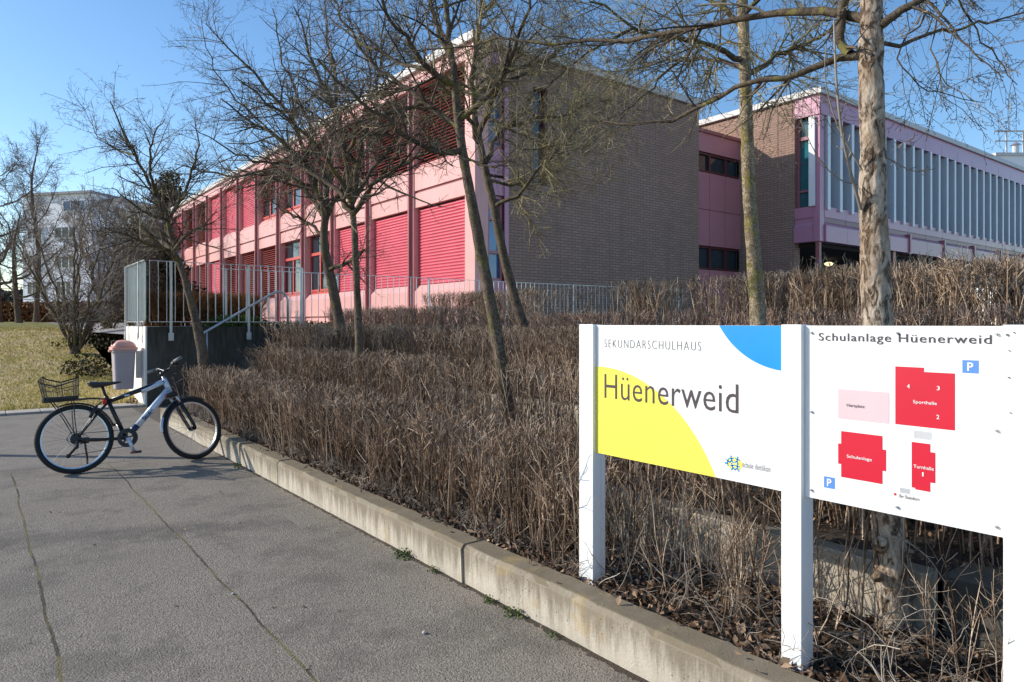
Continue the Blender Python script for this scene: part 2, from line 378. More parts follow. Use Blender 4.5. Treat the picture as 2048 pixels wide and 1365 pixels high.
M['twig_pale'] = twig_mat('pale_shrub_twigs', (.14, .11, .085), (.36, .30, .24), (.66, .57, .46))
PINK = (.72, .365, .335)
M['pink'] = simple('pink_panel', PINK, .38, 0, .06, .8, 0, spec=.4, dirt=.35, dcol=(.45, .22, .19))
M['pink_shade'] = simple('shaded_pink_panel', (.50, .20, .22), .38, 0, .06, .8)  # pink darkened, the link's shade put into its colour
M['mauve'] = simple('mauve_panel', (.42, .175, .235), .28, 0, .08, .8)
M['band'] = simple('dark_plum_band', (.20, .06, .08), .35)
M['lilac'] = simple('sky_tinted_pink', (.50, .22, .30), .3, 0, .05, .8)  # pink with the blue sky's tint put into its colour
M['plum'] = simple('plum_panel', (.36, .13, .16), .3, 0, .06, .8)
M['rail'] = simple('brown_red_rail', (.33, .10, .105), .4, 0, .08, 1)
M['crimson'] = simple('crimson_shutter', (.60, .078, .12), .45, 0, .10, 1.2, dirt=.3, dcol=(.50, .10, .12))
M['slat'] = simple('maroon_slat', (.36, .06, .055), .45, 0, .08, 1.2)
M['red_frame'] = simple('red_frame', (.58, .075, .06), .4, 0, .06, 1)
M['coping'] = simple('roof_coping', (.55, .52, .50), .5, .0, .08, .7)
M['glass'] = glass_mat('window_glass', (.02, .035, .045))
M['glass_blue'] = glass_mat('blue_window_glass', (.03, .14, .30))
M['dark_frame'] = simple('dark_frame', (.12, .03, .03), .4)
M['teal_glass'] = glass_mat('curtained_glass', (.015, .13, .15), .12)
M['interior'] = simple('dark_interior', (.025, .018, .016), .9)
M['brick'] = brick_mat('brown_grey_brick', (.40, .25, .185), (.31, .195, .145), (.12, .077, .06))
M['blade'] = simple('sky_shaded_blade', (.58, .61, .66), .45, 0, .05, .6)  # white paint dulled grey-blue for shade and reflected sky
M['blade_edge'] = simple('blade_edge', (.80, .80, .80), .4, 0, .03, 1)
M['white_paint'] = simple('white_powder_coat', (.82, .82, .81), .35, 0, .03, 4, dirt=.22, dcol=(.55, .52, .46), ds=22)
M['sign_white'] = simple('sign_face', (.82, .82, .82), .25, 0, .02, 3, dirt=.10, dcol=(.6, .58, .55), ds=25)
M['sign_edge'] = simple('sign_edge', (.45, .46, .48), .4, .3, .05, 3)
M['yellow'] = simple('sign_yellow', (.90, .79, .10), .35, 0, .02, 3)
M['blue'] = simple('sign_blue', (.0, .27, .74), .3, 0, .04, 8)
M['map_red'] = simple('map_red', (.60, .010, .035), .35, 0, .03, 5)
M['map_pink'] = simple('map_pink', (.66, .50, .53), .4, 0, .02, 5)
M['map_grey'] = simple('map_grey', (.62, .62, .62), .4, 0, .02, 5)
M['map_blue'] = simple('map_blue', (.10, .26, .72), .35, 0, .03, 5)
M['ink'] = simple('dark_ink', (.055, .04, .045), .5, 0, .03, 5)
M['ink_grey'] = simple('grey_ink', (.15, .14, .14), .5, 0, .03, 5)
M['steel'] = simple('galvanised_steel', (.50, .51, .53), .38, .6, .1, 6)
M['fence_blue'] = simple('fence_steel_plate', (.10, .17, .19), .5, .2, .1, 4)
M['black'] = simple('black_paint', (.015, .015, .017), .35, 0, .15, 20)
M['rubber'] = simple('tyre_rubber', (.018, .018, .019), .8, 0, .2, 30, .5, 120)
M['chrome'] = simple('alloy', (.55, .56, .58), .3, .85, .05, 20)
M['frame_white'] = simple('white_frame_paint', (.62, .67, .76), .25, .2, .03, 10)
M['navy'] = simple('navy_frame_paint', (.01, .03, .09), .3, 0, .1, 10)
M['grip'] = simple('grey_grip', (.16, .165, .17), .8, 0, .1, 40)
M['red_lens'] = simple('red_lens', (.65, .03, .02), .25, 0, .05, 30)
M['saddle'] = simple('saddle_vinyl', (.03, .03, .033), .38, 0, .1, 30)
M['bin_grey'] = simple('bin_plastic', (.42, .36, .38), .5, 0, .05, 5)
M['bin_pink'] = simple('bin_lid_plastic', (.74, .36, .29), .5, 0, .05, 5)
M['apartment'] = simple('pale_render', (.88, .86, .90), .85, 0, .04, .3)
M['apartment_trim'] = simple('grey_trim', (.30, .30, .33), .7)
M['apt_glass'] = glass_mat('apartment_glass', (.04, .10, .22), .1)
M['apt_dark'] = glass_mat('apartment_dark_glass', (.015, .02, .03), .2)
M['lamp_pole'] = simple('pole_paint', (.35, .36, .37), .5, .4)
M['stone'] = simple('pebble_stone', (.45, .43, .40), .8, 0, .2, 30)
def lamp_emit():
    m, nt, b = new_mat('lit_lamp'); b.inputs['Base Color'].default_value = (.9, .8, .55, 1)
    b.inputs['Emission Color'].default_value = (1, .82, .45, 1); b.inputs['Emission Strength'].default_value = 1.6; return m
M['lamp'] = lamp_emit()

# ================================================================== SETTING
def lawn_z(x, y):
    t = max(0.0, y - 14.5)
    z = .135 * t if t < 9.5 else .135 * 9.5 + (1.62 - 1.2825) * (1 - math.exp(-(t - 9.5) / 9))
    return z + .03 * noise.noise(Vector((x*.5, y*.5, 0))) * min(1, t)
gr = MB(); gr.add([(-400, -400, -.03), (400, -400, -.03), (400, 400, -.03), (-400, 400, -.03)], [(0, 1, 2, 3)])
tag(gr.build('ground', M['plaza']), kind='structure')
pa = MB(); pa.add([(-30, -14, 0), (2.30, -14, 0), (2.30, 14.1, 0), (-30, 14.1, 0)], [(0, 1, 2, 3)])
pa.add([(2.30, 11.55, 0), (2.95, 11.55, 0), (2.95, 14.1, 0), (2.30, 14.1, 0)], [(0, 1, 2, 3)])
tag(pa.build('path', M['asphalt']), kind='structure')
def heightfield(name, xs, ys, fn, mat):
    V = [(x, y, fn(x, y)) for y in ys for x in xs]; nx = len(xs)
    Q = [(j*nx+i, j*nx+i+1, (j+1)*nx+i+1, (j+1)*nx+i) for j in range(len(ys)-1) for i in range(nx-1)]
    return np_mesh(name, V, Q, mat, None, True)
xs = list(np.arange(-34, 2.45, .35)) + [2.46]; ys = list(np.arange(14.5, 34, .3)) + [38, 45, 60, 90, 140, 220]
tag(heightfield('lawn', [-260, -120, -60] + xs, ys, lawn_z, M['lawn']), kind='structure')
xs2 = [2.46, 3.5, 5, 7, 9, 11, 13]
ys2 = list(np.arange(16.1, 30, 1.)) + [40, 60, 90, 140, 220]
tag(heightfield('terrace_ground', xs2 + [40, 120, 260], ys2, lambda x, y: 1.44 if y < 57 and x > 3 else max(1.3, lawn_z(x, y)) - .02, M['plaza']), kind='structure')
pz = MB(); pz.box(7.72, 120, -20, 16.1, 1.2, 1.45); pz.box(2.74, 7.72, 14.39, 16.1, 1.2, 1.452)
tag(pz.build('terrace', M['plaza']), kind='structure')
# edging pavers between path and lawn
eg = MB(); x = -14.0; rng = random.Random(3)
while x < 2.42:
    w = .48; dz = rng.uniform(-.004, .006)
    eg.box(x, min(x + w - .012, 2.43), 14.04 + rng.uniform(-.006, .006), 14.5, -.05, .035 + dz); x += w
tag(eg.build('paver_edging', M['paver'], bevel=.006), kind='structure')
# kerb: long cast concrete lengths
joints = [-6.2, -2.9, .28, 3.36, 6.47, 7.62, 9.7, 11.6]
kb = []
for a, b_ in zip(joints[:-1], joints[1:]):
    m = MB(); prof = [(2.235, -.06), (2.225, .195), (2.245, .222), (2.372, .224), (2.385, .21), (2.385, -.06)]
    n = max(2, int((b_-a)/.05)); yy = np.linspace(a + .006, b_ - .006, n + 1)
    rings = []
    dxs = .007*math.sin(a*7.3); dzs = .006*math.cos(a*5.1)
    for y in yy:
        j = dxs + .007 * noise.noise(Vector((0, y*2.1, 5)))
        rings.append([(px_ + j + .004*noise.noise(Vector((px_*9, y*9, pz_*9))), y, pz_ + dzs + (j-dxs)*.6 + .006*noise.noise(Vector((pz_*9, y*8, 3)))) for px_, pz_ in prof])
    k = len(prof); vs = [v for r_ in rings for v in r_]
    fs = [(i*k+j, i*k+(j+1) % k, (i+1)*k+(j+1) % k, (i+1)*k+j) for i in range(n) for j in range(k)]
    fs += [tuple(range(k)), tuple(range(n*k, n*k+k))[::-1]]
    m.add(vs, fs)
    kb.append(m)
allk = MB()
for m in kb: allk.add(m.v, m.f)
tag(allk.build('kerb', M['kerb'], bevel=.004), kind='structure')
# kerb end return toward the stair
ke = MB(); ke.box(2.24, 4.9, 11.61, 11.72, -.05, .215); tag(ke.build('kerb_return', M['kerb'], bevel=.008), kind='structure')
# planted bank: soil steps between low retaining walls
def soil_z(z, amp=.035):
    return lambda x, y: z + amp * noise.noise(Vector((x*3, y*3, z*7))) + amp * .6 * noise.noise(Vector((x*11, y*11, z)))
def arange(a, b_, s): return list(np.linspace(a, b_, max(2, int((b_-a)/s)+1)))
BEDS = [(2.384, 3.155, 1.24, 11.62, .185), (2.384, 3.43, -6, 1.24, .185), (3.26, 4.51, 1.15, 11.62, .40), (3.53, 4.51, -6, 1.15, .40), (4.61, 6.01, -6, 11.62, .68), (6.11, 7.52, -6, 14.05, 1.03)]
sv = []; sq = []; off = 0
for (x0, x1, y0, y1, z) in BEDS:
    X = arange(x0, x1, .09); Y = arange(y0, y1, .09); f_ = soil_z(z)
    V = [(x, y, f_(x, y)) for y in Y for x in X]; nx = len(X)
    sq += [(off+j*nx+i, off+j*nx+i+1, off+(j+1)*nx+i+1, off+(j+1)*nx+i) for j in range(len(Y)-1) for i in range(nx-1)]
    sv += V; off += len(V)
tag(np_mesh('planting_bed', sv, sq, M['soil']), kind='structure')
def low_wall(x, y0, y1, top, bot, label, th=.105, step=3.05):
    e = empty('retaining_wall', (x, y0, bot)); tag(e, label, 'retaining wall', 'low concrete retaining walls in the hedge bank')
    y = y0; rr = random.Random(int(x*100)); k = 0
    while y < y1 - .05:
        b_ = min(y + step, y1)
        m = MB(); dz = rr.uniform(-.012, .012)
        m.box(0, th, y - y0 + .006, b_ - y0 - .006, -.3, top + dz - bot)
        m.build('wall_slab', M['wall'], e, bevel=.008); y = b_; k += 1
    return e
low_wall(3.155, 1.24, 11.6, .455, .1, 'lowest concrete retaining wall, seen behind the tree under the signboards')
rw = MB(); rw.box(3.265, 3.54, -5.9, 1.235, .0, .43)  # dark tone puts the map board's shadow into the concrete colour
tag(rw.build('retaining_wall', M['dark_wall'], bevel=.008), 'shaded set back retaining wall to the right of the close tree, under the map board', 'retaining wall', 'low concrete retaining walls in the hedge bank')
low_wall(4.51, -5.9, 11.6, .73, .3, 'second concrete retaining wall up the bank, almost hidden in the hedge rows')
low_wall(6.01, -5.9, 11.6, 1.07, .6, 'third concrete retaining wall up the bank, behind the slim middle trees')
low_wall(7.53, -5.9, 14.05, 1.46, .9, 'topmost concrete retaining wall at the foot of the clipped upper hedge', th=.18)
# stair
st = MB(); n = 9
for i in range(n):
    st.box(2.95 + i*.28, 5.6, 11.73, 14.07, (i*.162) if i else -.02, (i+1)*.162 - .003)
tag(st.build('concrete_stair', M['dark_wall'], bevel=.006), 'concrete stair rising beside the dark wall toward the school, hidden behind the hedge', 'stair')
sl = MB(); sl.box(5.61, 7.52, 11.73, 14.05, .9, 1.03); tag(sl.build('stair_landing', M['plaza']), kind='structure')
# terrace wall (face toward us coloured as shade, end face as sun)
tw = empty('terrace_wall', (2.44, 14.08, 0)); tag(tw, 'weathered concrete terrace wall coloured dark for its shaded face and bright for its sunlit end, beside the litter bin', 'wall')
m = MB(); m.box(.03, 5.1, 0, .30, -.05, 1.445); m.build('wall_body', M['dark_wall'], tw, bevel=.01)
m = MB(); m.box(0, .029, -.003, 2.05, -.05, 1.448); m.build('sunlit_end', M['white_wall'], tw)
m = MB(); m.box(.03, .29, .302, 2.05, -.05, 1.44); m.build('side_wall', M['white_wall'], tw)

# ================================================================== FENCES
def fence(x0, y0, x1, y1, zb, zt, spacing, posts, label, plate=False, brackets=True):
    e = empty('steel_fence', (x0, y0, zb), math.atan2(y1-y0, x1-x0)); L = math.hypot(x1-x0, y1-y0); H = zt - zb
    tag(e, label, 'fence', 'galvanised bar fences along the terrace edge')
    m = MB(); m.box(0, L, -.018, .018, H-.012, H); m.build('top_rail', M['steel'], e)
    m = MB(); m.box(0, L, -.018, .018, 0, .012); m.build('bottom_rail', M['steel'], e)
    bm_ = MB().box(-.006, .006, -.005, .005, .012, H - .012)
    me = bpy.data.meshes.new('bar'); me.from_pydata(bm_.v, [], bm_.f); me.materials.append(M['steel'])
    n = int(L / spacing)
    for i in range(n + 1):
        o = bpy.data.objects.new('bar', me); COL.objects.link(o); o.parent = e; o.location = (i * L / n, 0, 0)
    for s in posts:
        m = MB().box(s-.022, s+.022, -.04, -.0185, -.30, H); m.box(s-.045, s+.045, -.048, -.0405, -.34, -.20)
        m.build('post', M['steel'], e)
    return e
fence(2.50, 14.02, 5.35, 14.02, 1.53, 2.655, .142, [.35, 1.75, 2.80], 'near galvanised bar fence on the dark terrace wall beside the stair')
fence(2.415, 15.98, 2.415, 14.0, 1.53, 2.655, .11, [.15, 1.55], 'short end run of bar fence above the sunlit wall end and litter bin')
fence(3.85, 14.86, 18.6, 14.86, 1.50, 2.63, .155, [.2, 2.6, 5.0, 7.4, 9.8, 12.2, 14.5], 'long galvanised bar fence crossing in front of the pink facade and brick wall')
# steel plate strips behind the end run (bluish)
m = MB()
for i in range(14): m.box(2.445, 2.452, 14.05 + i*.138, 14.05 + i*.138 + .128, 1.56, 2.62)
o = m.build('slatted_panel', M['fence_blue']); tag(o, 'blue grey slatted screen fixed behind the short end fence', 'screen')
# handrail
hr = empty('stair_handrail', (2.9, 13.9, 0)); tag(hr, 'round galvanised stair handrail curving down at its top end', 'handrail')
m = MB(); pts = [(.42, 0, 1.28), (.5, 0, 1.33), (1.75, 0, 2.08), (1.86, 0, 2.135), (1.96, 0, 2.14), (2.05, 0, 2.09), (2.09, 0, 1.98), (2.09, 0, 1.35)]
m.tube(pts, .024, 10); m.build('rail', M['steel'], hr, True)
for s, z0, z1 in ((.55, .4, 1.34),):
    MB().tube([(s, 0, z0), (s, 0, z1)], .018, 8).build('post', M['steel'], hr, True)

# ================================================================== MAIN SCHOOL BUILDING
sb = empty('school_building', (0, 0, 0)); tag(sb, 'two storey school block with pink panels, crimson roller shutters and a brick end wall', 'building')
X0 = 11.0; YC = 15.97; PITCH = 3.074; YB = 16.42; NB = 12; YE = YB + NB*PITCH; ZR = 9.65; XE = 20.9
m = MB(); m.box(12.16, XE, YC, YC+.35, 1.2, 9.36)                      # brick end wall (with slit window gap handled as deep box on top)
bw = MB(); bw.box(12.16, 13.08, YC, YC+.35, 1.2, 9.36); bw.box(13.66, XE, YC, YC+.35, 1.2, 9.36); bw.box(13.08, 13.66, YC, YC+.35, 1.2, 5.65); bw.box(13.08, 13.66, YC, YC+.35, 8.55, 9.36)
bw.box(XE-.35, XE, YC+.351, YE, 1.2, 9.36)
bw.build('brick_wall', M['brick'], sb)
f = MB(); f.box(13.10, 13.16, YC+.14, YC+.2, 5.67, 8.53); f.box(13.58, 13.64, YC+.14, YC+.2, 5.67, 8.53); f.box(13.161, 13.579, YC+.14, YC+.2, 6.9, 6.98); f.box(13.161, 13.579, YC+.14, YC+.2, 7.75, 7.83)
w = f.build('window', M['dark_frame'], sb)
MB().box(13.08, 13.66, YC+.22, YC+.24, 5.65, 8.55).build('glass', M['apt_dark'], w)
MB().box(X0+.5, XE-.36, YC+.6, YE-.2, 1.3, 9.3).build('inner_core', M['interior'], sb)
# roof edge
m = MB(); m.box(X0-.14, XE+.12, YC-.10, YE+.1, 9.40, ZR); m.build('roof_coping', M['coping'], sb, bevel=.01)
m = MB(); m.box(X0-.02, X0+.3, YC+.01, YE, 9.20, 9.395); m.box(X0+.02, X0+.3, YC+.01, YE, 9.165, 9.198); m.box(X0-.01, X0+.3, YC+.01, YE, 8.97, 9.162)
m.build('fascia', M['pink'], sb)
m = MB(); m.box(X0, X0+.45, YC, YB+.06, 1.45, 9.16); m.build('corner_column', M['pink'], sb, bevel=.01)
# end strip with windows (faces the path side)
m = MB(); m.box(X0+.451, 12.15, YC+.02, YC+.3, 8.9, 9.395); m.box(X0+.451, 12.15, YC+.05, YC+.3, 5.75, 6.5); m.box(X0+.451, 12.15, YC+.02, YC+.3, 5.17, 5.66); m.box(X0+.451, 12.15, YC+.05, YC+.3, 1.45, 2.7)
m.build('end_panel', M['lilac'], sb)
m = MB(); m.box(12.02, 12.16, YC-.03, YC+.019, 1.45, 9.395); m.build('end_trim', M['lilac'], sb)
for z0, z1, bars in ((2.72, 5.15, (3.5, 4.45)), (6.52, 8.88, (7.3, 8.1))):
    f = MB(); f.box(X0+.46, X0+.54, YC+.08, YC+.16, z0, z1); f.box(11.93, 12.01, YC+.08, YC+.16, z0, z1)
    for zz in (z0, *bars, z1-.08): f.box(X0+.541, 11.929, YC+.08, YC+.155, zz, zz+.08)
    w = f.build('window', M['plum'], sb); MB().box(X0+.5, 11.97, YC+.17, YC+.18, z0, z1).build('glass', M['glass_blue'], w)
LOW = 'CCCWWSSSCSSC'; UPP = 'SSSPPPCCCSSC'
def corrug(z0, z1, n, x, amp):
    pr = []
    for i in range(n):
        h = (z1-z0)/n; a = z0 + i*h
        pr += [(x, a), (x-amp, a+h*.3), (x-amp*.9, a+h*.62), (x+amp*.2, a+h*.93)]
    pr.append((x, z1)); return pr
for k in range(NB):
    ya = YB + k*PITCH; yb = ya + PITCH; a, b_ = ya + .095, yb - .095
    # column at the far side of the bay with its two rails
    if True:
        MB().box(X0, X0+.32, yb-.094, yb+.094, 1.45, 9.16).build('column', M['pink'], sb)
        MB().box(X0-.11, X0-.001, yb+.02, yb+.10, 1.62, 9.165).build('guide_rail', M['rail'], sb)
    for fl, (zs, zt, st_) in enumerate(((2.72, 5.17, LOW[k]), (6.52, 8.97, UPP[k]))):
        zb = 1.80 if fl == 0 else 5.70
        mid = (a+b_)/2
        pnl = MB()
        for q0, q1 in ((a, mid-.006), (mid+.006, b_)):
            pnl.prism_y([(X0+.03, zb), (X0+.03, zs-.20), (X0+.17, zs), (X0+.3, zs), (X0+.3, zb)], q0, q1)
        pnl.build('sill_panel', M['pink'], sb)
        MB().box(X0+.05, X0+.3, a, b_, zt, (5.62 if fl == 0 else 9.0-.04)).build('lintel_panel', M['pink'], sb) if fl == 0 else None
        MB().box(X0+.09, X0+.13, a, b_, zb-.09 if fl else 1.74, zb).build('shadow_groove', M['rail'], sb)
        if fl == 0: MB().box(X0+.05, X0+.3, a, b_, 1.43, 1.735).build('plinth_panel', M['pink'], sb)
        if st_ == 'C':
            n = 25; pr = corrug(zs+.012, zt-.05, n, X0+.19, .024)
            nn = len(pr); me_ = MB(); me_.add([(x, a, z) for x, z in pr] + [(x, b_, z) for x, z in pr], [(i, i+1, nn+i+1, nn+i) for i in range(nn-1)])
            me_.build('roller_shutter', M['crimson'], sb)
        else:
            z_open = zs if st_ == 'S' else (zs+.95 if st_ == 'P' else zt-.02)
            if st_ in 'SP':
                sm = MB(); z = z_open + .03
                while z < zt - .05:
                    sm.add([(X0+.16, a, z), (X0+.225, a, z+.045), (X0+.225, b_, z+.045), (X0+.16, b_, z), (X0+.164, a, z-.006), (X0+.229, a, z+.039), (X0+.229, b_, z+.039), (X0+.164, b_, z-.006)],
                           [(0, 1, 2, 3), (7, 6, 5, 4), (0, 3, 7, 4), (1, 5, 6, 2), (0, 4, 5, 1), (3, 2, 6, 7)]); z += .098
                sm.build('slatted_blind', M['slat'], sb)
            if st_ in 'WP':
                f = MB(); x0, x1 = X0+.24, X0+.31
                f.box(x0, x1, a, a+.08, zs, zt); f.box(x0, x1, b_-.08, b_, zs, zt); f.box(x0, x1, a+.081, b_-.081, zs, zs+.10)
                f.box(x0-.01, x1, a+.081, b_-.081, zs+1.62, zs+1.74); f.box(x0, x1, mid+.3, mid+.4, zs+.101, zs+1.619); f.box(x0, x1, mid-.5, mid-.42, zs+1.741, zt)
                f.box(x0-.03, x0-.001, mid+.41, b_-.15, zs+.11, zs+.2); f.box(x0-.03, x0-.001, a+.15, mid+.29, zs+.11, zs+.2)
                w = f.build('window', M['red_frame'], sb)
                MB().box(x1-.02, x1-.012, a+.08, b_-.08, zs+.1, zt).build('glass', M['glass'], w)
m = MB(); m.disc((19.6, 22, 9.85), (0, 0, 1), .55, .4, 20); m.tube([(19.6, 22, 10.0), (19.6, 22, 10.35)], [.55, .15], 16)
m.build('roof_light', M['blade_edge'], sb)
# blue basket things inside the open windows
for (yy, xx) in ((YB+3*PITCH+1.2, X0+.42), (YB+4*PITCH+1.1, X0+.42)):
    m = MB(); m.box(xx, xx+.3, yy, yy+.45, 2.83, 3.02)
    tag(m.build('storage_box', M['blue'], None, bevel=.02), 'blue plastic box on the window sill of the ' + ('nearer' if yy < 27.5 else 'farther') + ' open classroom window', 'box')

# ================================================================== LINK
YL = 16.2; XW = 23.8; YW = 12.95; ZW = 9.92
lk = empty('connecting_block', (0, 0, 0)); tag(lk, 'low pink connecting block, its shade put into a rose tone, with two dark window bands between the brick walls', 'building')
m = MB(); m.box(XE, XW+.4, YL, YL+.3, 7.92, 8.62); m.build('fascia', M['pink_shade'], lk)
m = MB(); m.box(XE, XW+.4, YL-.08, YL+4, 8.62, 8.74); m.build('roof_coping', M['rail'], lk)
for z0, z1, parts in ((7.2, 7.9, None), (3.55, 4.4, None)):
    f = MB(); xs_ = [XE+.02, XE+1.02, XE+2.0, XW-.0]
    f.box(XE+.01, XW, YL+.08, YL+.15, z0, z0+.06); f.box(XE+.01, XW, YL+.08, YL+.15, z1-.06, z1)
    for x_ in xs_: f.box(x_, x_+.08, YL+.07, YL+.16, z0+.061, z1-.061)
    w = f.build('window', M['dark_frame'], lk); MB().box(XE, XW+.1, YL+.17, YL+.18, z0, z1).build('glass', M['glass'], w)
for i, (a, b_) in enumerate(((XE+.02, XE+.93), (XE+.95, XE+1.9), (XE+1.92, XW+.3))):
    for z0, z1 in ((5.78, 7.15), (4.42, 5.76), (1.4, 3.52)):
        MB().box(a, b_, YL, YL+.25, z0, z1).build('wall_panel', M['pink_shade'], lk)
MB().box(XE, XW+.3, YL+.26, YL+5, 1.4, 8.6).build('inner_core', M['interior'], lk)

# ================================================================== WING
wg = empty('school_wing', (0, 0, 0)); tag(wg, 'raised school wing, its pink toned lilac as under blue sky, with tall white vertical sun blades over an open undercroft', 'building')
XWE = 62.0
m = MB(); m.box(XW, XW+.35, 13.92, 19.9, 1.2, 9.62); m.build('brick_wall', M['brick'], wg)
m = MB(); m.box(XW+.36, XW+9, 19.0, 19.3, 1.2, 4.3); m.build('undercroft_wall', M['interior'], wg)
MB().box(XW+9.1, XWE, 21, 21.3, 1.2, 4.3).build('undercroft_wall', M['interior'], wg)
m = MB(); m.box(XW-.10, XWE, YW-.10, 20, 9.70, ZW); m.build('roof_coping', M['coping'], wg, bevel=.012)
m = MB(); m.box(XW, XWE, YW, YW+.3, 9.42, 9.698); m.box(XW, XW+.3, YW+.301, 13.91, 9.42, 9.698)
x = XW
while x < XWE - 3:
    m.box(x+.01, x+1.715, YW-.03, YW+.25, 8.98, 9.40); x += 1.725
m.box(XW-.03, XW-.001, YW+.0, 13.90, 8.98, 9.40)
m.build('fascia', M['lilac'], wg)
m = MB(); m.box(XW, XW+.30, YW, YW+.26, 4.45, 8.97); m.build('corner_column', M['lilac'], wg, bevel=.01)
# window on the short side
f = MB()
for a, b_ in ((13.22, 13.30), (13.83, 13.91)): f.box(XW+.18, XW+.26, a, b_, 5.72, 8.97)
f.box(XW+.181, XW+.26, 13.301, 13.829, 8.2, 8.32); f.box(XW+.181, XW+.26, 13.301, 13.829, 6.3, 6.38)
w = f.build('window', M['plum'], wg); MB().box(XW+.27, XW+.28, 13.2, 13.91, 5.72, 8.97).build('glass', M['teal_glass'], w)
cu = MB(); prc = [(XW+.40 + .03*math.sin(i*1.9), 13.25 + i*.03) for i in range(22)]
cu.add([(x, y, 6.4) for x, y in prc] + [(x, y, 8.2) for x, y in prc], [(i, i+1, 22+i+1, 22+i) for i in range(21)])
M['curtain'] = simple('teal_curtain', (.02, .22, .24), .9); cu.build('curtain', M['curtain'], wg)
m = MB(); m.box(XW-.10, XW-.03, 13.1, 13.32, 5.72, 8.92); m.build('sun_blade', M['blade_edge'], wg)
# side lower panels with chamfer band
pr = [(-.07, 4.45), (-.07, 5.02), (.03, 5.14), (.03, 5.30), (-.01, 5.33), (-.01, 5.72)]
m = MB(); m.prism_y([(XW + a, z) for a, z in pr] + [(XW+.3, 5.72), (XW+.3, 4.45)], YW+.261, 13.91); m.build('side_panel', M['lilac'], wg)
# front lower panels
x = XW + .30; i = 0
while x < XWE - 2:
    w_ = 1.725 if i else 1.55
    m = MB(); m.prism_x([(YW + a, z) for a, z in pr][::-1] + [(YW+.3, 4.45), (YW+.3, 5.72)][::1], x + .008, x + w_ - .008)
    m.build('spandrel_panel', M['lilac'] if i < 4 else M['mauve'], wg)
    MB().box(x + .012, x + w_ - .012, YW+.010, YW+.027, 5.145, 5.36).build('chamfer_band', M['band'], wg)
    if i % 2 == 0 and i > 2: MB().box(x - .07, x + .07, YW-.13, YW+.2, 4.40, 5.22).build('rib', M['plum'], wg)
    x += w_; i += 1
MB().box(XW+.3, XWE, YW+.5, YW+.52, 5.7, 9.0).build('glass', M['glass'], wg)
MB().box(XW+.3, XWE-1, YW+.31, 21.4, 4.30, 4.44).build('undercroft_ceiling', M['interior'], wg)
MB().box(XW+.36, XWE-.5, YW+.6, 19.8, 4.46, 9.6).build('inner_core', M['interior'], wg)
x = XW + .42; k = 0
while x < 58:
    m = MB(); m.box(x, x+.10, YW-.06, YW+.48, 5.62, 8.95); o = m.build('sun_blade', M['blade'], wg)
    m = MB(); m.box(x-.005, x+.165, YW-.085, YW-.061, 5.60, 8.96); m.build('blade_edge', M['blade_edge'], o)
    x += .8625; k += 1
for x in (XW+.05, 29.6, 36.5, 43.4): MB().box(x, x+.14, YW+.05, YW+.19, 1.3, 4.44).build('post', M['rail'], wg)
for (x, y) in ((25.0, 15.2), (29.4, 15.6), (33.5, 15.2)):
    e = empty('ceiling_lamp', (x, y, 4.2)); tag(e, {25.0: 'lit round ceiling lamp nearest the brick corner of the undercroft', 29.4: 'lit round ceiling lamp between the undercroft posts', 33.5: 'lit round ceiling lamp deepest along the undercroft'}[x], 'lamp', 'round lamps under the raised wing')
    MB().tube([(0, 0, .1), (0, 0, -.02)], .03, 8).build('stem', M['black'], e)
    MB().tube([(0, 0, -.02), (0, 0, -.08), (0, 0, -.17), (0, 0, -.20)], [.10, .19, .13, .02], 16).build('shade', M['lamp'], e, True)
m = MB(); m.box(23.9, 24.0, 13.6, 14.05, 1.5, 2.6)
# white plant room far right, with railing
pr_ = empty('rooftop_building', P(2075, 300, 66)[:2] + (0,), YAW*-1); tag(pr_, 'white flat roofed block with a rooftop railing behind the wing at the right edge', 'building')
m = MB(); m.box(-3.9, 9, 0, 9, 0, 17.4); m.build('wall', M['blade_edge'], pr_)
m = MB(); m.box(-4.05, 9.1, -.15, 9.1, 17.402, 17.7); m.build('roof', M['coping'], pr_)
m = MB()
for x in (-2.9, -1.3, .5, 2.3): m.box(x, x+.12, .1, .2, 17.7, 19.7)
m.box(-4, 6, .1, .2, 19.72, 19.86); m.box(-4, 6, .1, .2, 18.8, 18.9); m.build('railing', M['coping'], pr_)
m = MB(); m.tube([(-1.0, 1.5, 17.7), (-1.0, 1.5, 18.8)], .3, 12); m.tube([(-1.0, 1.5, 18.8), (-1.0, 1.5, 19.1)], [.5, .1], 12); m.build('chimney', M['steel'], pr_)

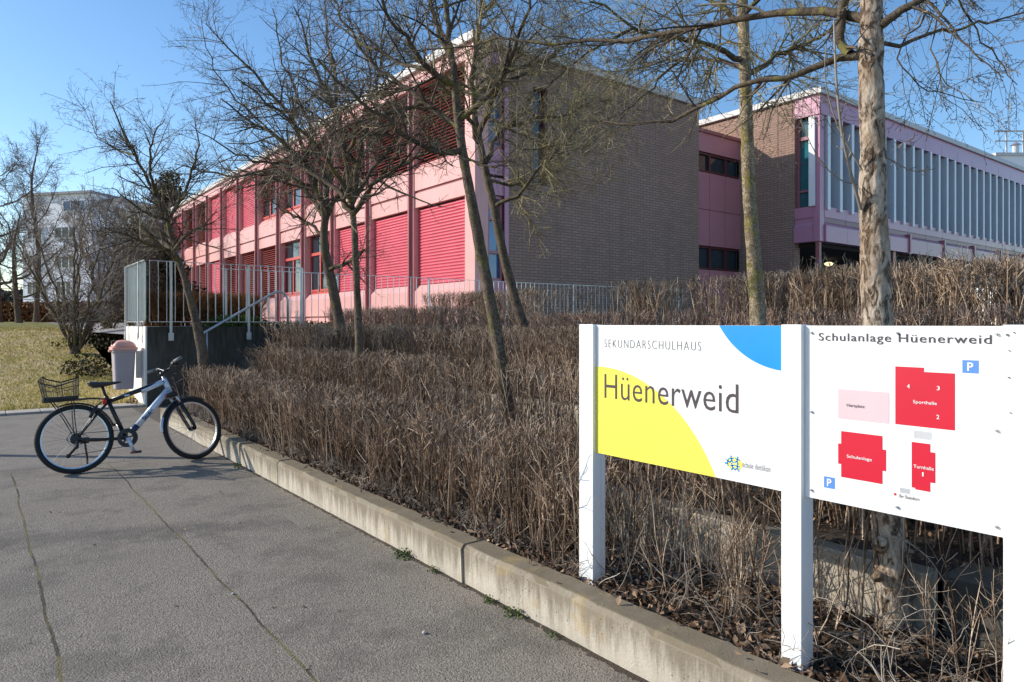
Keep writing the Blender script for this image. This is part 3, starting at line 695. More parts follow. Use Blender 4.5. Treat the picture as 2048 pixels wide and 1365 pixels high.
# ================================================================== BACKGROUND APARTMENTS
ap = empty('apartment_block', P(118, 648, 78)[:2] + (0,), -YAW - R(13)); tag(ap, 'white apartment block with a wide ribbon window under its flat roof, behind bare trees', 'building')
sc_ = 78/F
m = MB(); m.box(-88*sc_, 78*sc_, 0, 10, 0, EYE + 258*sc_); m.build('wall', M['apartment'], ap)
m = MB(); m.box(-89*sc_, 79.5*sc_, -.3, 10, EYE + 258.1*sc_, EYE + 263*sc_); m.build('roof', M['apartment_trim'], ap)
m = MB(); m.box(78.1*sc_, 125*sc_, 1.5, 10, 0, EYE + 243*sc_); m.build('wall', M['apartment'], ap)
m = MB(); m.box(78.1*sc_, 128*sc_, 1.2, 10, EYE + 243.1*sc_, EYE + 249*sc_); m.build('roof', M['apartment_trim'], ap)
for (x0, x1, y0, y1, mt) in ((12, 64, 225, 244, 'apt_glass'), (-8, 42, 172, 192, 'apt_dark'), (-8, 42, 112, 134, 'apt_dark'), (-5, 30, 58, 84, 'apt_dark'), (-75, -40, 60, 84, 'apt_dark'), (-75, -40, 112, 134, 'apt_dark'), (-75, -40, 172, 192, 'apt_dark')):
    f = MB(); X0_, X1_, Z0, Z1 = x0*sc_, x1*sc_, EYE+y0*sc_, EYE+y1*sc_; t = .09
    f.box(X0_, X1_, -.12, -.005, Z0-t, Z0); f.box(X0_, X1_, -.12, -.005, Z1, Z1+t)
    nn = 3
    for q in range(nn+1): xx = X0_ + (X1_-X0_)*q/nn; f.box(xx-t/2, xx+t/2, -.12, -.005, Z0+.001, Z1-.001)
    w = f.build('window', M['blade_edge'], ap); MB().box(X0_, X1_, -.06, -.004, Z0, Z1).build('glass', M[mt], w)
for x in (20, 47): MB().tube([(x*sc_, 2, EYE+263*sc_), (x*sc_, 2, EYE+(300 if x > 30 else 285)*sc_)], .05, 6).build('antenna', M['steel'], ap)
ap2 = empty('apartment_block', P(290, 648, 62)[:2] + (0,), -YAW - R(13)); tag(ap2, 'cream apartment block half hidden behind the leaning left tree', 'building')
s2 = 62/F
m = MB(); m.box(-44*s2, 70*s2, 0, 9, 0, EYE+232*s2); m.build('wall', M['apartment'], ap2)
m = MB(); m.box(-45*s2, 71*s2, -.3, 9, EYE+232.1*s2, EYE+238*s2); m.build('roof', M['apartment_trim'], ap2)
for z in (60, 112, 165):
    for x in (-30, 10):
        f = MB(); f.box(x*s2, (x+25)*s2, -.1, -.005, EYE+z*s2-.09, EYE+z*s2); f.box(x*s2, (x+25)*s2, -.1, -.005, EYE+(z+22)*s2, EYE+(z+22)*s2+.09)
        w = f.build('window', M['blade_edge'], ap2); MB().box(x*s2, (x+25)*s2, -.05, -.004, EYE+z*s2, EYE+(z+22)*s2).build('glass', M['apt_dark'], w)

# ================================================================== SIGNBOARDS
sg = empty('notice_board', (2.44, 0, .16)); tag(sg, 'white two panel school signboard on three square posts behind the kerb', 'signboard')
def gpost(y0, y1, extra=False):
    m = MB(); m.box(0, .056, y0, y1, -.2, 1.337)
    m.box(.0605, .092, y0+.004, y1-.004, -.2, 1.334); m.box(.0562, .0603, y0+.010, y1-.010, -.2, 1.33)
    return m.build('post', M['white_paint'], sg, bevel=.0025)
gpost(2.507, 2.607); gpost(1.40, 1.482); gpost(.672, .756)
ZO = -.16
def flat(poly, xo, name, mat, par):
    """poly of (y,z) world, facing the path (-x)"""
    me = bpy.data.meshes.new(name); me.from_pydata([(xo, y, z + ZO) for y, z in poly], [], [tuple(range(len(poly)))]); me.update()
    if me.polygons[0].normal.x > 0: me.flip_normals()
    return link(name, me, mat, par)
p1 = MB().box(.022, .034, 1.4825, 2.5065, .855 + ZO, 1.493 + ZO).build('sign_panel', M['sign_white'], sg)
p1['label'] = 'white panel with a yellow and a blue circle segment and the school name'
def arc(cy, cz, r, a0, a1, n=40): return [(cy + r*math.cos(R(a0 + (a1-a0)*i/n)), cz + r*math.sin(R(a0 + (a1-a0)*i/n))) for i in range(n+1)]
# yellow quarter: circle through (2.5065,1.287),(2.097,1.183),(1.795,.858)
def circ(p, q, s):
    ax, ay = p; bx, by = q; cx, cy = s; d = 2*(ax*(by-cy)+bx*(cy-ay)+cx*(ay-by))
    ux = ((ax*ax+ay*ay)*(by-cy)+(bx*bx+by*by)*(cy-ay)+(cx*cx+cy*cy)*(ay-by))/d
    uy = ((ax*ax+ay*ay)*(cx-bx)+(bx*bx+by*by)*(ax-cx)+(cx*cx+cy*cy)*(bx-ax))/d
    return ux, uy, math.hypot(ax-ux, ay-uy)
def seg_poly(p, q, s, corner, n=36):
    ux, uy, r = circ(p, q, s); a0 = math.atan2(p[1]-uy, p[0]-ux); a1 = math.atan2(s[1]-uy, s[0]-ux)
    if a1 - a0 > PI: a1 -= 2*PI
    if a0 - a1 > PI: a1 += 2*PI
    return [(ux + r*math.cos(a0+(a1-a0)*i/n), uy + r*math.sin(a0+(a1-a0)*i/n)) for i in range(n+1)] + [corner]
flat(seg_poly((2.506, 1.287), (2.097, 1.183), (1.795, .8555), (2.506, .8555)), .0210, 'yellow_segment', M['yellow'], p1)
flat(seg_poly((1.777, 1.4925), (1.647, 1.367), (1.483, 1.318), (1.483, 1.4925)), .0210, 'blue_segment', M['blue'], p1)
def text(s, ya, yb, z0, z1, mat, par, xo=.0203, off=0.0, space=1.0, name='lettering', fill=True):
    cu = bpy.data.curves.new('txt', 'FONT'); cu.body = s; cu.size = 1; cu.offset = off; cu.space_character = space; cu.resolution_u = 3
    to = bpy.data.objects.new('txt', cu); COL.objects.link(to)
    bpy.context.view_layer.update()
    dg = bpy.context.evaluated_depsgraph_get(); me = bpy.data.meshes.new_from_object(to.evaluated_get(dg))
    bpy.data.objects.remove(to); n = len(me.vertices); co = np.empty(n*3, np.float32); me.vertices.foreach_get('co', co); co = co.reshape(-1, 3)
    lo, hi = co.min(0), co.max(0)
    t = (co[:, 0]-lo[0])/(hi[0]-lo[0]); u = (co[:, 1]-lo[1])/(hi[1]-lo[1])
    out = np.stack([np.full(n, xo), ya + (yb-ya)*t, z0 + (z1-z0)*u + ZO], 1).astype(np.float32)
    me.vertices.foreach_set('co', out.ravel()); me.name = name; me.materials.clear(); me.update()
    return link(name, me, mat, par)
text('SEKUNDARSCHULHAUS', 2.447, 1.869, 1.3845, 1.4235, M['ink_grey'], p1, off=-.016, space=1.22)
text('H\u00fcenerweid', 2.447, 1.685, 1.133, 1.253, M['ink'], p1, off=-.003, space=1.04)
text('schule dietlikon', 1.664, 1.541, .9195, .9435, M['ink_grey'], p1, off=-.004, space=1.1)
flat([(1.704 + .038*math.cos(2*PI*i/24), .928 + .027*math.sin(2*PI*i/24)) for i in range(24)], .0208, 'emblem_ground', M['yellow'], p1)
lg = MB()
def fig(cy, cz, a, s):
    ca, sa = math.cos(a), math.sin(a)
    def pt(u, v): return (.0204, cy + (u*ca - v*sa)*s, cz + (u*sa + v*ca)*s + ZO)
    for (u0, v0, u1, v1, w) in ((-.1, -.5, .1, .45, .22), (-.75, .35, .7, .2, .16), (-.1, -.3, -.65, -.9, .18), (.05, -.35, .6, -.85, .18)):
        L = math.hypot(u1-u0, v1-v0); nx, ny = -(v1-v0)/L*w, (u1-u0)/L*w
        lg.add([pt(u0+nx, v0+ny), pt(u1+nx, v1+ny), pt(u1-nx, v1-ny), pt(u0-nx, v0-ny)], [(0, 1, 2, 3)])
    lg.add([pt(.15+.25*math.cos(j*PI/4), .75+.25*math.sin(j*PI/4)) for j in range(8)], [tuple(range(8))])
for cy, cz, a in ((1.735, .930, .5), (1.717, .943, 0), (1.690, .943, .3), (1.712, .914, -.2), (1.689, .915, .2)): fig(cy, cz, a, .016)
lg.build('emblem_figures', M['blue'], p1)
# map panel
p2 = MB().box(.024, .033, .7565, 1.3995, .853 + ZO, 1.493 + ZO).build('sign_panel', M['sign_white'], sg)
p2['label'] = 'white site map panel with red building outlines and parking symbols'
XM = .0232
text('Schulanlage H\u00fcenerweid', 1.345, .793, 1.429, 1.4665, M['ink'], p2, XM - .0012, off=.006, space=1.12)
flat([(1.272, 1.265), (1.272, 1.159), (1.095, 1.159), (1.095, 1.266)], XM, 'hard_court_mark', M['map_pink'], p2)
flat([(1.075, 1.356), (.985, 1.356), (.985, 1.342), (.894, 1.342), (.894, 1.161), (1.075, 1.161)], XM, 'sports_hall_mark', M['map_red'], p2)
flat([(1.261, 1.115), (1.117, 1.115), (1.117, 1.069), (1.105, 1.069), (1.105, .996), (1.117, .996), (1.117, .950), (1.261, .950), (1.261, .996), (1.272, .996), (1.272, 1.069), (1.261, 1.069)], XM, 'school_mark', M['map_red'], p2)
flat([(1.023, 1.108), (.966, 1.108), (.966, 1.082), (.951, 1.082), (.951, .983), (.966, .983), (.966, .952), (1.012, .952), (1.012, .957), (1.023, .957)], XM, 'gym_mark', M['map_red'], p2)
for (a, b_, z0, z1) in ((.873, .828, 1.3455, 1.386), (1.325, 1.284, .901, .942)):
    o = flat([(a, z0), (b_, z0), (b_, z1), (a, z1)], XM, 'parking_mark', M['map_blue'], p2)
    cx = (a+b_)/2; text('P', cx+.0085, cx-.0085, z0+.007, z1-.007, M['sign_white'], p2, XM-.001, off=.02)
for (a, b_, z0, z1) in ((1.018, .961, 1.121, 1.1475), (1.061, 1.027, .9325, .950)):
    m = MB(); nst = 14
    for i in range(nst):
        q = a + (b_-a)*i/nst; m.add([(XM, q, z0+ZO), (XM, q + (b_-a)/nst*.6, z0+ZO), (XM, q + (b_-a)/nst*.6, z1+ZO), (XM, q, z1+ZO)], [(0, 3, 2, 1)])
    m.build('hatched_mark', M['map_grey'], p2)
flat([(1.0755 + .0045*math.cos(2*PI*i/16), .9235 + .0045*math.sin(2*PI*i/16)) for i in range(16)], XM, 'location_dot', M['map_red'], p2)
text('Hartplatz', 1.240, 1.177, 1.2015, 1.2155, M['ink'], p2, XM-.001, off=.004)
text('Sporthalle', 1.018, .946, 1.2335, 1.2475, M['sign_white'], p2, XM-.001, off=.004)
text('Schulanlage', 1.240, 1.152, 1.0195, 1.034, M['sign_white'], p2, XM-.001, off=.004)
text('Turnhalle', 1.017, .955, 1.023, 1.034, M['sign_white'], p2, XM-.001, off=.004)
text('Ihr Standort', 1.062, .998, .9155, .9275, M['ink'], p2, XM-.001, off=.004)
for s_, cy, cz in (('4', 1.033, 1.292), ('3', .942, 1.292), ('2', .943, 1.199), ('1', .988, 1.006)):
    text(s_, cy+(.0045 if s_ != '1' else .0022), cy-(.0045 if s_ != '1' else .0022), cz-.0068, cz+.0068, M['sign_white'], p2, XM-.001, off=.004)
for (y, z) in ((1.372, 1.467), (1.068, 1.469), (.778, 1.468), (1.372, 1.173), (.779, 1.175), (1.372, .882), (1.068, .882), (.779, .882)):
    m = MB(); m.disc((.0205, y, z+ZO), (1, 0, 0), .0052, .006, 6); m.disc((.016, y, z+ZO), (1, 0, 0), .0024, .006, 8); m.build('bolt', M['steel'], sg)
# stray screws on the third post
for (y, z, r_) in ((.745, 1.467, .0035), (.728, 1.474, .002), (.741, 1.34, .0022), (.737, 1.235, .0018), (.74, 1.42, .0018)):
    MB().disc((-.002, y, z+ZO), (1, 0, 0), r_, .005, 10).build('screw', M['ink_grey'], sg)

# ================================================================== LITTER BIN
lb = empty('litter_bin', (2.14, 14.42, 0), 0); tag(lb, 'grey plastic litter bin with a domed pink lid hung on the white wall end', 'litter bin')
def rring(hw, hd, z, r=.05, n=5):
    out = []
    for sx, sy, a0 in ((1, 1, 0), (-1, 1, 90), (-1, -1, 180), (1, -1, 270)):
        for i in range(n):
            a = R(a0 + 90*i/(n-1)); out.append((sx*(hw-r) + r*math.cos(a), sy*(hd-r) + r*math.sin(a), z))
    return out
def loft(rings, cap0=True, cap1=True):
    m = MB(); k = len(rings[0]); vs = [v for r_ in rings for v in r_]
    fs = [(i*k+j, i*k+(j+1) % k, (i+1)*k+(j+1) % k, (i+1)*k+j) for i in range(len(rings)-1) for j in range(k)]
    if cap0: fs.append(tuple(range(k))[::-1])
    if cap1: fs.append(tuple(range((len(rings)-1)*k, len(rings)*k)))
    return m.add(vs, fs)
loft([rring(.145, .15, .31), rring(.15, .155, .33), rring(.175, .185, .98), rring(.195, .205, .985), rring(.195, .205, 1.02)]).build('body', M['bin_grey'], lb, False, .006)
loft([rring(.205, .215, 1.021), rring(.21, .22, 1.03), rring(.21, .22, 1.075), rring(.185, .20, 1.08)]).build('rim', M['bin_pink'], lb, False, .006)
dm = [rring(.185*math.cos(t)+.001, .20*math.cos(t)+.001, 1.081 + .125*math.sin(t), max(.001, .06*math.cos(t))) for t in np.linspace(0, PI/2*.93, 8)]
loft(dm).build('lid', M['bin_pink'], lb, True)
m = MB(); m.disc((-.155, .0, 1.135), (1, 0, .35), .065, .06, 20); m.build('opening', M['interior'], lb)
m = MB(); m.box(.21, .30, -.05, .05, .5, 1.0); m.build('bracket', M['steel'], lb)
m = MB(); m.box(-.245, -.205, -.09, .0, .99, 1.03); m.build('handle', M['bin_pink'], lb, bevel=.008)

# ================================================================== BICYCLE
bk = empty('bicycle', (.80, 8.18, 0), R(3.5)); tag(bk, 'black and white mountain bike with a wire rear basket parked on the path', 'bicycle')
RW = .345; TIL = R(11)
lean = Matrix.Rotation(-TIL, 4, 'X')      # leans away toward its left side
bk.rotation_euler = (lean.to_euler().x, 0, R(3.5))
HB = Vector((0, 0, RW)); BB = Vector((.455, 0, .305)); ST = Vector((.30, 0, .72)); HT = Vector((.858, 0, .90)); HD = Vector((.905, 0, .775)); HF = Vector((1.13, 0, RW))
def wheel(name, c, steer=0, cassette=False):
    e = empty(name, c, steer, bk)
    def ringpts(r, n=56): return [(r*math.cos(2*PI*i/n), 0, r*math.sin(2*PI*i/n)) for i in range(n)]
    t = MB(); t.tube(ringpts(RW-.024), .024, 10, closed=True)
    for i in range(80):
        a = 2*PI*i/80
        for s in (-1, 0, 1):
            aa = a + (PI/80 if s == 0 else 0); rr = RW - .001 - abs(s)*.006; y0 = s*.014
            u = Vector((math.cos(aa), 0, math.sin(aa))); w = Vector((-math.sin(aa), 0, math.cos(aa)))
            c0 = u*rr + Vector((0, y0, 0)); vs = []
            for du in (-.004, .003):
                for dw, dy in ((-.005, -.005), (.005, -.005), (.005, .005), (-.005, .005)): vs.append(c0 + u*du + w*dw + Vector((0, dy, 0)))
            t.add(vs, [(0, 3, 2, 1), (4, 5, 6, 7), (0, 1, 5, 4), (1, 2, 6, 5), (2, 3, 7, 6), (3, 0, 4, 7)])
    t.build('tyre', M['rubber'], e, True)
    r_ = MB(); n = 56
    prof = [(RW-.047, -.011), (RW-.060, -.009), (RW-.062, .009), (RW-.047, .011)]
    vs = [((pr*math.cos(2*PI*i/n)), py, pr*math.sin(2*PI*i/n)) for i in range(n) for pr, py in prof]
    r_.add(vs, [(i*4+j, i*4+(j+1) % 4, ((i+1) % n)*4+(j+1) % 4, ((i+1) % n)*4+j) for i in range(n) for j in range(4)])
    r_.build('rim', M['chrome'], e)
    s_ = MB()
    for i in range(32):
        a = 2*PI*i/32; sgn = 1 if i % 2 else -1; b0 = a + (.5 if (i//2) % 2 else -.5)
        s_.tube([(.022*math.cos(b0), sgn*.028, .022*math.sin(b0)), ((RW-.06)*math.cos(a), 0, (RW-.06)*math.sin(a))], .0012, 4)
    s_.build('spokes', M['chrome'], e)
    h = MB(); h.tube([(0, -.05, 0), (0, .05, 0)], .009, 10); h.tube([(0, -.032, 0), (0, -.026, 0)], .026, 14); h.tube([(0, .026, 0), (0, .032, 0)], .026, 14); h.tube([(0, -.03, 0), (0, .03, 0)], .016, 12)
    h.build('hub', M['black'], e)
    return e
wheel('rear_wheel', HB); 
STEER = R(17)
from mathutils import Quaternion
SQ = Quaternion((HT - HD).normalized(), STEER)
fw = wheel('front_wheel', HD + SQ @ (HF - HD)); fw.rotation_mode = 'QUATERNION'; fw.rotation_quaternion = SQ
fr = MB()
fr.tube([ST + Vector((0, 0, -.02)), HT + Vector((-.01, 0, -.02))], [.023, .026], 12)
fr.tube([BB, ST + Vector((-.012, 0, .03))], .0215, 12)
fr.tube([(.455, 0, .305), (.475, 0, .27)], .001, 4)
for s in (-1, 1):
    fr.tube([BB + Vector((-.03, s*.03, 0)), (.2, s*.06, .315), HB + Vector((.02, s*.062, -.01))], .0145, 8)
    fr.tube([ST + Vector((0, s*.02, -.03)), (.18, s*.055, .56), HB + Vector((.02, s*.062, .015))], .011, 8)
fr.tube([BB + Vector((0, -.04, 0)), BB + Vector((0, .04, 0))], .024, 14)
fr.build('frame', M['black'], bk, True)
wt = MB(); wt.tube([BB + Vector((.045, 0, .055)), BB.lerp(HD, .25)], .034, 14); wt.build('down_tube_foot', M['navy'], bk, True)
wt = MB(); wt.tube([BB.lerp(HD, .251), HD + Vector((-.005, 0, .02))], [.034, .036], 14); wt.tube([HD + Vector((.004, 0, -.01)), HT + Vector((-.006, 0, .01))], .027, 14)
wt.tube([(.62, 0, .788), HT + Vector((-.02, 0, -.022))], [.027, .029], 14); wt.build('frame_white_section', M['frame_white'], bk, True)
# frame lettering on both tubes
def tube_text(s, p, q, size, mat, yoff):
    cu = bpy.data.curves.new('txt', 'FONT'); cu.body = s; cu.size = size; cu.offset = .002
    to = bpy.data.objects.new('txt', cu); COL.objects.link(to); bpy.context.view_layer.update()
    me = bpy.data.meshes.new_from_object(to.evaluated_get(bpy.context.evaluated_depsgraph_get())); bpy.data.objects.remove(to)
    p, q = Vector(p), Vector(q); d = (q-p).normalized(); up = Vector((-d.z, 0, d.x)) if d.x > 0 else Vector((d.z, 0, -d.x))
    co = np.empty(len(me.vertices)*3, np.float32); me.vertices.foreach_get('co', co); co = co.reshape(-1, 3); out = []
    for v in co:
        w = p + d*float(v[0]) + up*float(v[1]); out.append((w.x, yoff - .0, w.z))
    me.vertices.foreach_set('co', np.array(out, np.float32).ravel()); me.materials.clear(); me.update()
    return link('lettering', me, mat, bk)
dd = (HD-BB).normalized(); upn = Vector((-dd.z, 0, dd.x))
a_ = BB + dd*.24 - upn*.017
tube_text('Stoke', a_, a_ + dd, .062, M['navy'], -.0385)
a_ = Vector((.455, 0, .738)); tube_text('Vega', a_, a_ + Vector((.565, 0, .16)), .026, M['frame_white'], -.0275)
MB().disc(BB.lerp(HD, .90) + Vector((0, -.0385, 0)), (0, 1, 0), .017, .002, 16, .009).build('frame_emblem', M['red_lens'], bk)
# fork
fk = empty('fork', HD, 0, bk); fk.rotation_mode = 'QUATERNION'; fk.rotation_quaternion = SQ
def L(v): return Vector(v) - HD
ax_d = (HT - HD).normalized()
m = MB(); m.tube([L(HT + ax_d*.05), L(HD - ax_d*.05)], .016, 10)
for s in (-1, 1): m.tube([L(HD - ax_d*.045 + Vector((0, s*.055, 0))), L(HD.lerp(HF, .42) + Vector((0, s*.055, 0)))], .014, 10)
m.build('stanchions', M['chrome'], fk, True)
m = MB(); m.box(-.045, .035, -.075, .075, -.075, -.035)
for s in (-1, 1): m.tube([L(HD.lerp(HF, .33) + Vector((0, s*.055, 0))), L(HD.lerp(HF, .93) + Vector((0, s*.055, 0))), L(HF + Vector((0, s*.055, -.012)))], [.022, .017, .013], 10)
m.tube([L(HD.lerp(HF, .42) + Vector((-.03, -.05, .03))), L(HD.lerp(HF, .42) + Vector((-.045, 0, .04))), L(HD.lerp(HF, .42) + Vector((-.03, .05, .03)))], .011, 8)
m.build('lowers', M['black'], fk, True)
# handlebar
m = MB(); top = L(HT + ax_d*.07); sp = top + Vector((.07, 0, .05))
m.tube([top + Vector((0, 0, -.02)), top + Vector((0, 0, .02))], .02, 10); m.tube([top, sp], .017, 10)
m.build('stem', M['black'], fk, True)
bar = []
m = MB(); m.tube([sp + Vector(v) for v in ((-.03, -.31, .05), (-.02, -.14, .045), (0, -.06, 0), (0, .06, 0), (-.02, .14, .045), (-.03, .31, .05))], .0125, 10); m.build('handlebar', M['black'], fk, True)
for s in (-1, 1):
    m = MB(); m.tube([sp + Vector((-.024, s*.19, .047)), sp + Vector((-.031, s*.325, .051))], .018, 12); m.build('grip', M['grip'], fk, True)
    m = MB(); m.tube([sp + Vector((-.02, s*.165, .045)), sp + Vector((.035, s*.19, .015)), sp + Vector((.045, s*.27, .0))], [.010, .007, .006], 8)
    m.box(sp.x-.035, sp.x+.03, min(s*.13, s*.175), max(s*.13, s*.175), sp.z+.01, sp.z+.045); m.build('brake_lever', M['black'], fk, True)
m = MB()
m.tube([sp + Vector((.02, -.13, .03)), sp + Vector((.10, -.10, -.06)), sp + Vector((.06, -.03, -.20)), L(HD + Vector((-.05, -.03, -.02)))], .003, 5)
m.tube([sp + Vector((.02, .13, .03)), sp + Vector((.11, .08, -.05)), sp + Vector((.07, .02, -.22)), L(HD.lerp(HF, .42) + Vector((-.02, .03, .05)))], .003, 5)
m.tube([sp + Vector((.02, -.14, .03)), sp + Vector((.09, .0, -.10)), sp + Vector((.03, .03, -.22))], .003, 5)
m.build('cables', M['black'], fk)
def fender(c, r, a0, a1, w, name, mat, par, sag=.006):
    m = MB(); n = 20; vs = []
    for i in range(n+1):
        a = R(a0 + (a1-a0)*i/n)
        for j in range(5):
            y = (j-2)/2*w; rr = r - sag*((j-2)/2)**2*2
            vs.append((c[0] + rr*math.cos(a), y, c[2] + rr*math.sin(a)))
    m.add(vs, [(i*5+j, i*5+j+1, (i+1)*5+j+1, (i+1)*5+j) for i in range(n) for j in range(4)])
    o = m.build(name, mat, par, True); sm = o.modifiers.new('s', 'SOLIDIFY'); sm.thickness = .003; return o
lf = L(HF); fender(lf, RW+.022, 62, 176, .028, 'front_mudguard', M['black'], fk)
fender((lf.x, 0, lf.z), RW+.026, 158, 184, .026, 'mudguard_flap', M['chrome'], fk)
fender((0, 0, RW), RW+.022, 18, 112, .028, 'rear_mudguard', M['black'], bk)
# drivetrain
m = MB(); m.disc(BB + Vector((0, -.058, 0)), (0, 1, 0), .088, .003, 40, .068); m.disc(BB + Vector((0, -.050, 0)), (0, 1, 0), .072, .003, 36, .055)
for i in range(5):
    a = 2*PI*i/5 + .3; m.tube([BB + Vector((0, -.056, 0)), BB + Vector((.072*math.cos(a), -.057, .072*math.sin(a)))], .008, 6)
for i in range(40):
    a = 2*PI*i/40; m.tube([BB + Vector((.086*math.cos(a), -.058, .086*math.sin(a))), BB + Vector((.094*math.cos(a), -.058, .094*math.sin(a)))], [.004, .002], 4)
m.build('chainring', M['black'], bk)
m = MB(); m.disc(BB + Vector((0, -.072, 0)), (0, 1, 0), .098, .003, 40, .084); m.build('chain_guard', M['black'], bk)
for s, dz in ((-1, -1), (1, 1)):
    e1 = BB + Vector((.058*-dz, s*.082, .158*dz))
    m = MB(); m.tube([BB + Vector((0, s*.074, 0)), e1], [.021, .015], 10); m.build('crank', M['frame_white'] if s < 0 else M['chrome'], bk, True)
    m = MB(); y0 = s*.09; y1 = s*.18; m.box(e1.x-.045, e1.x+.045, min(y0, y1), max(y0, y1), e1.z-.014, e1.z+.012); m.build('pedal', M['black'], bk, bevel=.006)
    if s < 0: MB().box(e1.x-.04, e1.x-.02, -.182, -.1805, e1.z-.008, e1.z+.006).build('reflector', M['red_lens'], bk)
m = MB()
for i in range(6): m.disc((0, -.038-.005*i, RW), (0, 1, 0), .052-.006*i, .002, 26, .012)
m.build('cassette', M['black'], bk)
m = MB(); m.disc((0, -.030, RW), (0, 1, 0), .075, .002, 36, .071); m.build('spoke_guard', M['black'], bk)
m = MB(); m.tube([(0, -.058, RW+.046), BB + Vector((0, -.055, .086))], .0035, 5); m.tube([(-.075, -.058, RW-.165), BB + Vector((0, -.055, -.086))], .0035, 5); m.tube([(.045, -.058, RW-.02), (-.03, -.058, RW-.09)], .0035, 5)
m.build('chain', M['black'], bk)
m = MB(); m.tube([(.01, -.075, RW-.02), (.0, -.08, RW-.075), (-.07, -.072, RW-.16)], [.014, .016, .011], 8); m.disc((-.075, -.062, RW-.165), (0, 1, 0), .021, .008, 14); m.disc((.0, -.062, RW-.085), (0, 1, 0), .019, .008, 14)
m.tube([(-.01, -.08, RW-.07), (-.09, -.085, RW-.0), (-.05, -.08, RW+.07), (.1, -.06, RW+.02)], .003, 5); m.build('rear_derailleur', M['black'], bk, True)
m = MB(); m.tube([(.09, .075, RW-.02), (.12, .14, .17), (.15, .30, .055)], [.011, .010, .009], 8); m.box(.05, .13, .055, .085, RW-.05, RW+.01); m.build('kickstand', M['black'], bk, True)
# seat post, saddle
m = MB(); m.tube([ST + Vector((-.01, 0, .02)), ST + Vector((-.045, 0, .145))], .0145, 10); m.tube([ST + Vector((-.005, 0, .0)), ST + Vector((-.013, 0, .04))], .022, 10)
m.tube([ST + Vector((-.12, .02, .16)), ST + Vector((.0, .02, .15)), ST + Vector((.08, .02, .165))], .004, 6); m.tube([ST + Vector((-.12, -.02, .16)), ST + Vector((.0, -.02, .15)), ST + Vector((.08, -.02, .165))], .004, 6)
m.build('seat_post', M['black'], bk, True)
sx = [(-.175, .045, .195, .012), (-.16, .072, .196, .040), (-.12, .078, .196, .066), (-.06, .068, .190, .056), (0, .042, .187, .042), (.06, .026, .188, .032), (.115, .020, .188, .020), (.135, .012, .184, .012)]
rings = []
for (x, hw, zt, dp) in sx:
    rings.append([ST + Vector((x, hw*math.cos(a), zt - dp*.5 + dp*.5*math.sin(a)*(1 if math.sin(a) > 0 else 1.1))) for a in np.linspace(0, 2*PI, 13)[:-1]])
loft(rings).build('saddle', M['saddle'], bk, True)
# rack + basket
m = MB()
for s in (-1, 1):
    m.tube([(.16, s*.03, .745), (.08, s*.055, .742), (-.26, s*.06, .735)], .005, 6)
    m.tube([(.0, s*.07, RW+.02), (-.09, s*.065, .56), (-.19, s*.06, .735)], .005, 6); m.tube([(.005, s*.07, RW+.02), (-.01, s*.065, .56), (-.01, s*.06, .74)], .005, 6)
for x in (-.26, -.15, -.04, .08): m.tube([(x, -.06, .738), (x, .06, .738)], .004, 6)
m.tube([(.16, -.03, .745), (.27, -.02, .73)], .006, 6); m.tube([(.16, .03, .745), (.27, .02, .73)], .006, 6)
m.build('luggage_rack', M['black'], bk)
bs = MB(); x0, x1, zz0, zz1 = -.24, .02, .752, .95
def bpt(u, v, h):   # u,v in -1..1, h 0..1
    fx = 1 + .16*h; fy = 1 + .22*h; cx = (x0+x1)/2
    dip = -.045*h*(1-abs(u))*(1 if abs(v) > .99 else 0)
    return (cx + u*(x1-x0)/2*fx - .02*h, v*.135*fy, zz0 + (zz1-zz0)*h + dip + (.02*h if u < -.9 else 0))
def perim(h, n=12):
    return [bpt(-1 + 2*i/n, -1, h) for i in range(n)] + [bpt(1, -1 + 2*i/n, h) for i in range(n)] + [bpt(1 - 2*i/n, 1, h) for i in range(n)] + [bpt(-1, 1 - 2*i/n, h) for i in range(n)]
for h, r_ in ((0, .0035), (.6, .0035), (1, .0065)): bs.tube(perim(h), r_, 6, closed=True)
for h in np.linspace(.08, .95, 11): bs.tube(perim(float(h)), .0010, 3, closed=True)
a0, a1 = perim(0, 14), perim(1, 14)
for i, (p_, q_) in enumerate(zip(a0, a1)): bs.tube([p_, q_], .0032 if i % 14 in (0, 7) else .0010, 3 if i % 14 not in (0, 7) else 6, cap=False)
for i in range(13): y = -.13 + .26*i/12; bs.tube([(x0, y, zz0), (x1, y, zz0)], .0012, 3)
for i in range(15): x = x0 + (x1-x0)*i/14; bs.tube([(x, -.135, zz0), (x, .135, zz0)], .0012, 3)
bs.build('basket', M['black'], bk)
m = MB(); m.box(x0-.03, x1+.01, -.07, .07, .742, .775); m.build('basket_mount', M['black'], bk, bevel=.006)
m = MB(); m.disc((.265, -.03, .70), (1, 0, 0), .028, .03, 16); m.build('rear_light', M['red_lens'], bk, True)
m = MB(); m.tube([(.19, -.07, .66), (.15, -.085, .60), (.12, -.085, .54)], [.012, .02, .016], 8); m.tube([(.19, -.07, .66), (.24, -.06, .70)], .006, 6); m.build('rear_brake', M['black'], bk, True)

# ================================================================== LAMP POST (stands left of the frame, its shadow crosses the path)
lp = empty('street_lamp', (-2.35, 12.12, 0)); tag(lp, 'slim grey lamp post beside the path, its thin shadow crossing the asphalt', 'street lamp')
MB().tube([(0, 0, 0), (0, 0, 3.4)], [.075, .06], 12).build('pole', M['lamp_pole'], lp, True)
MB().tube([(0, 0, 3.4), (0, 0, 3.45), (0, 0, 3.6), (0, 0, 3.63)], [.05, .2, .2, .05], 16).build('lamp_head', M['lamp_pole'], lp, True)

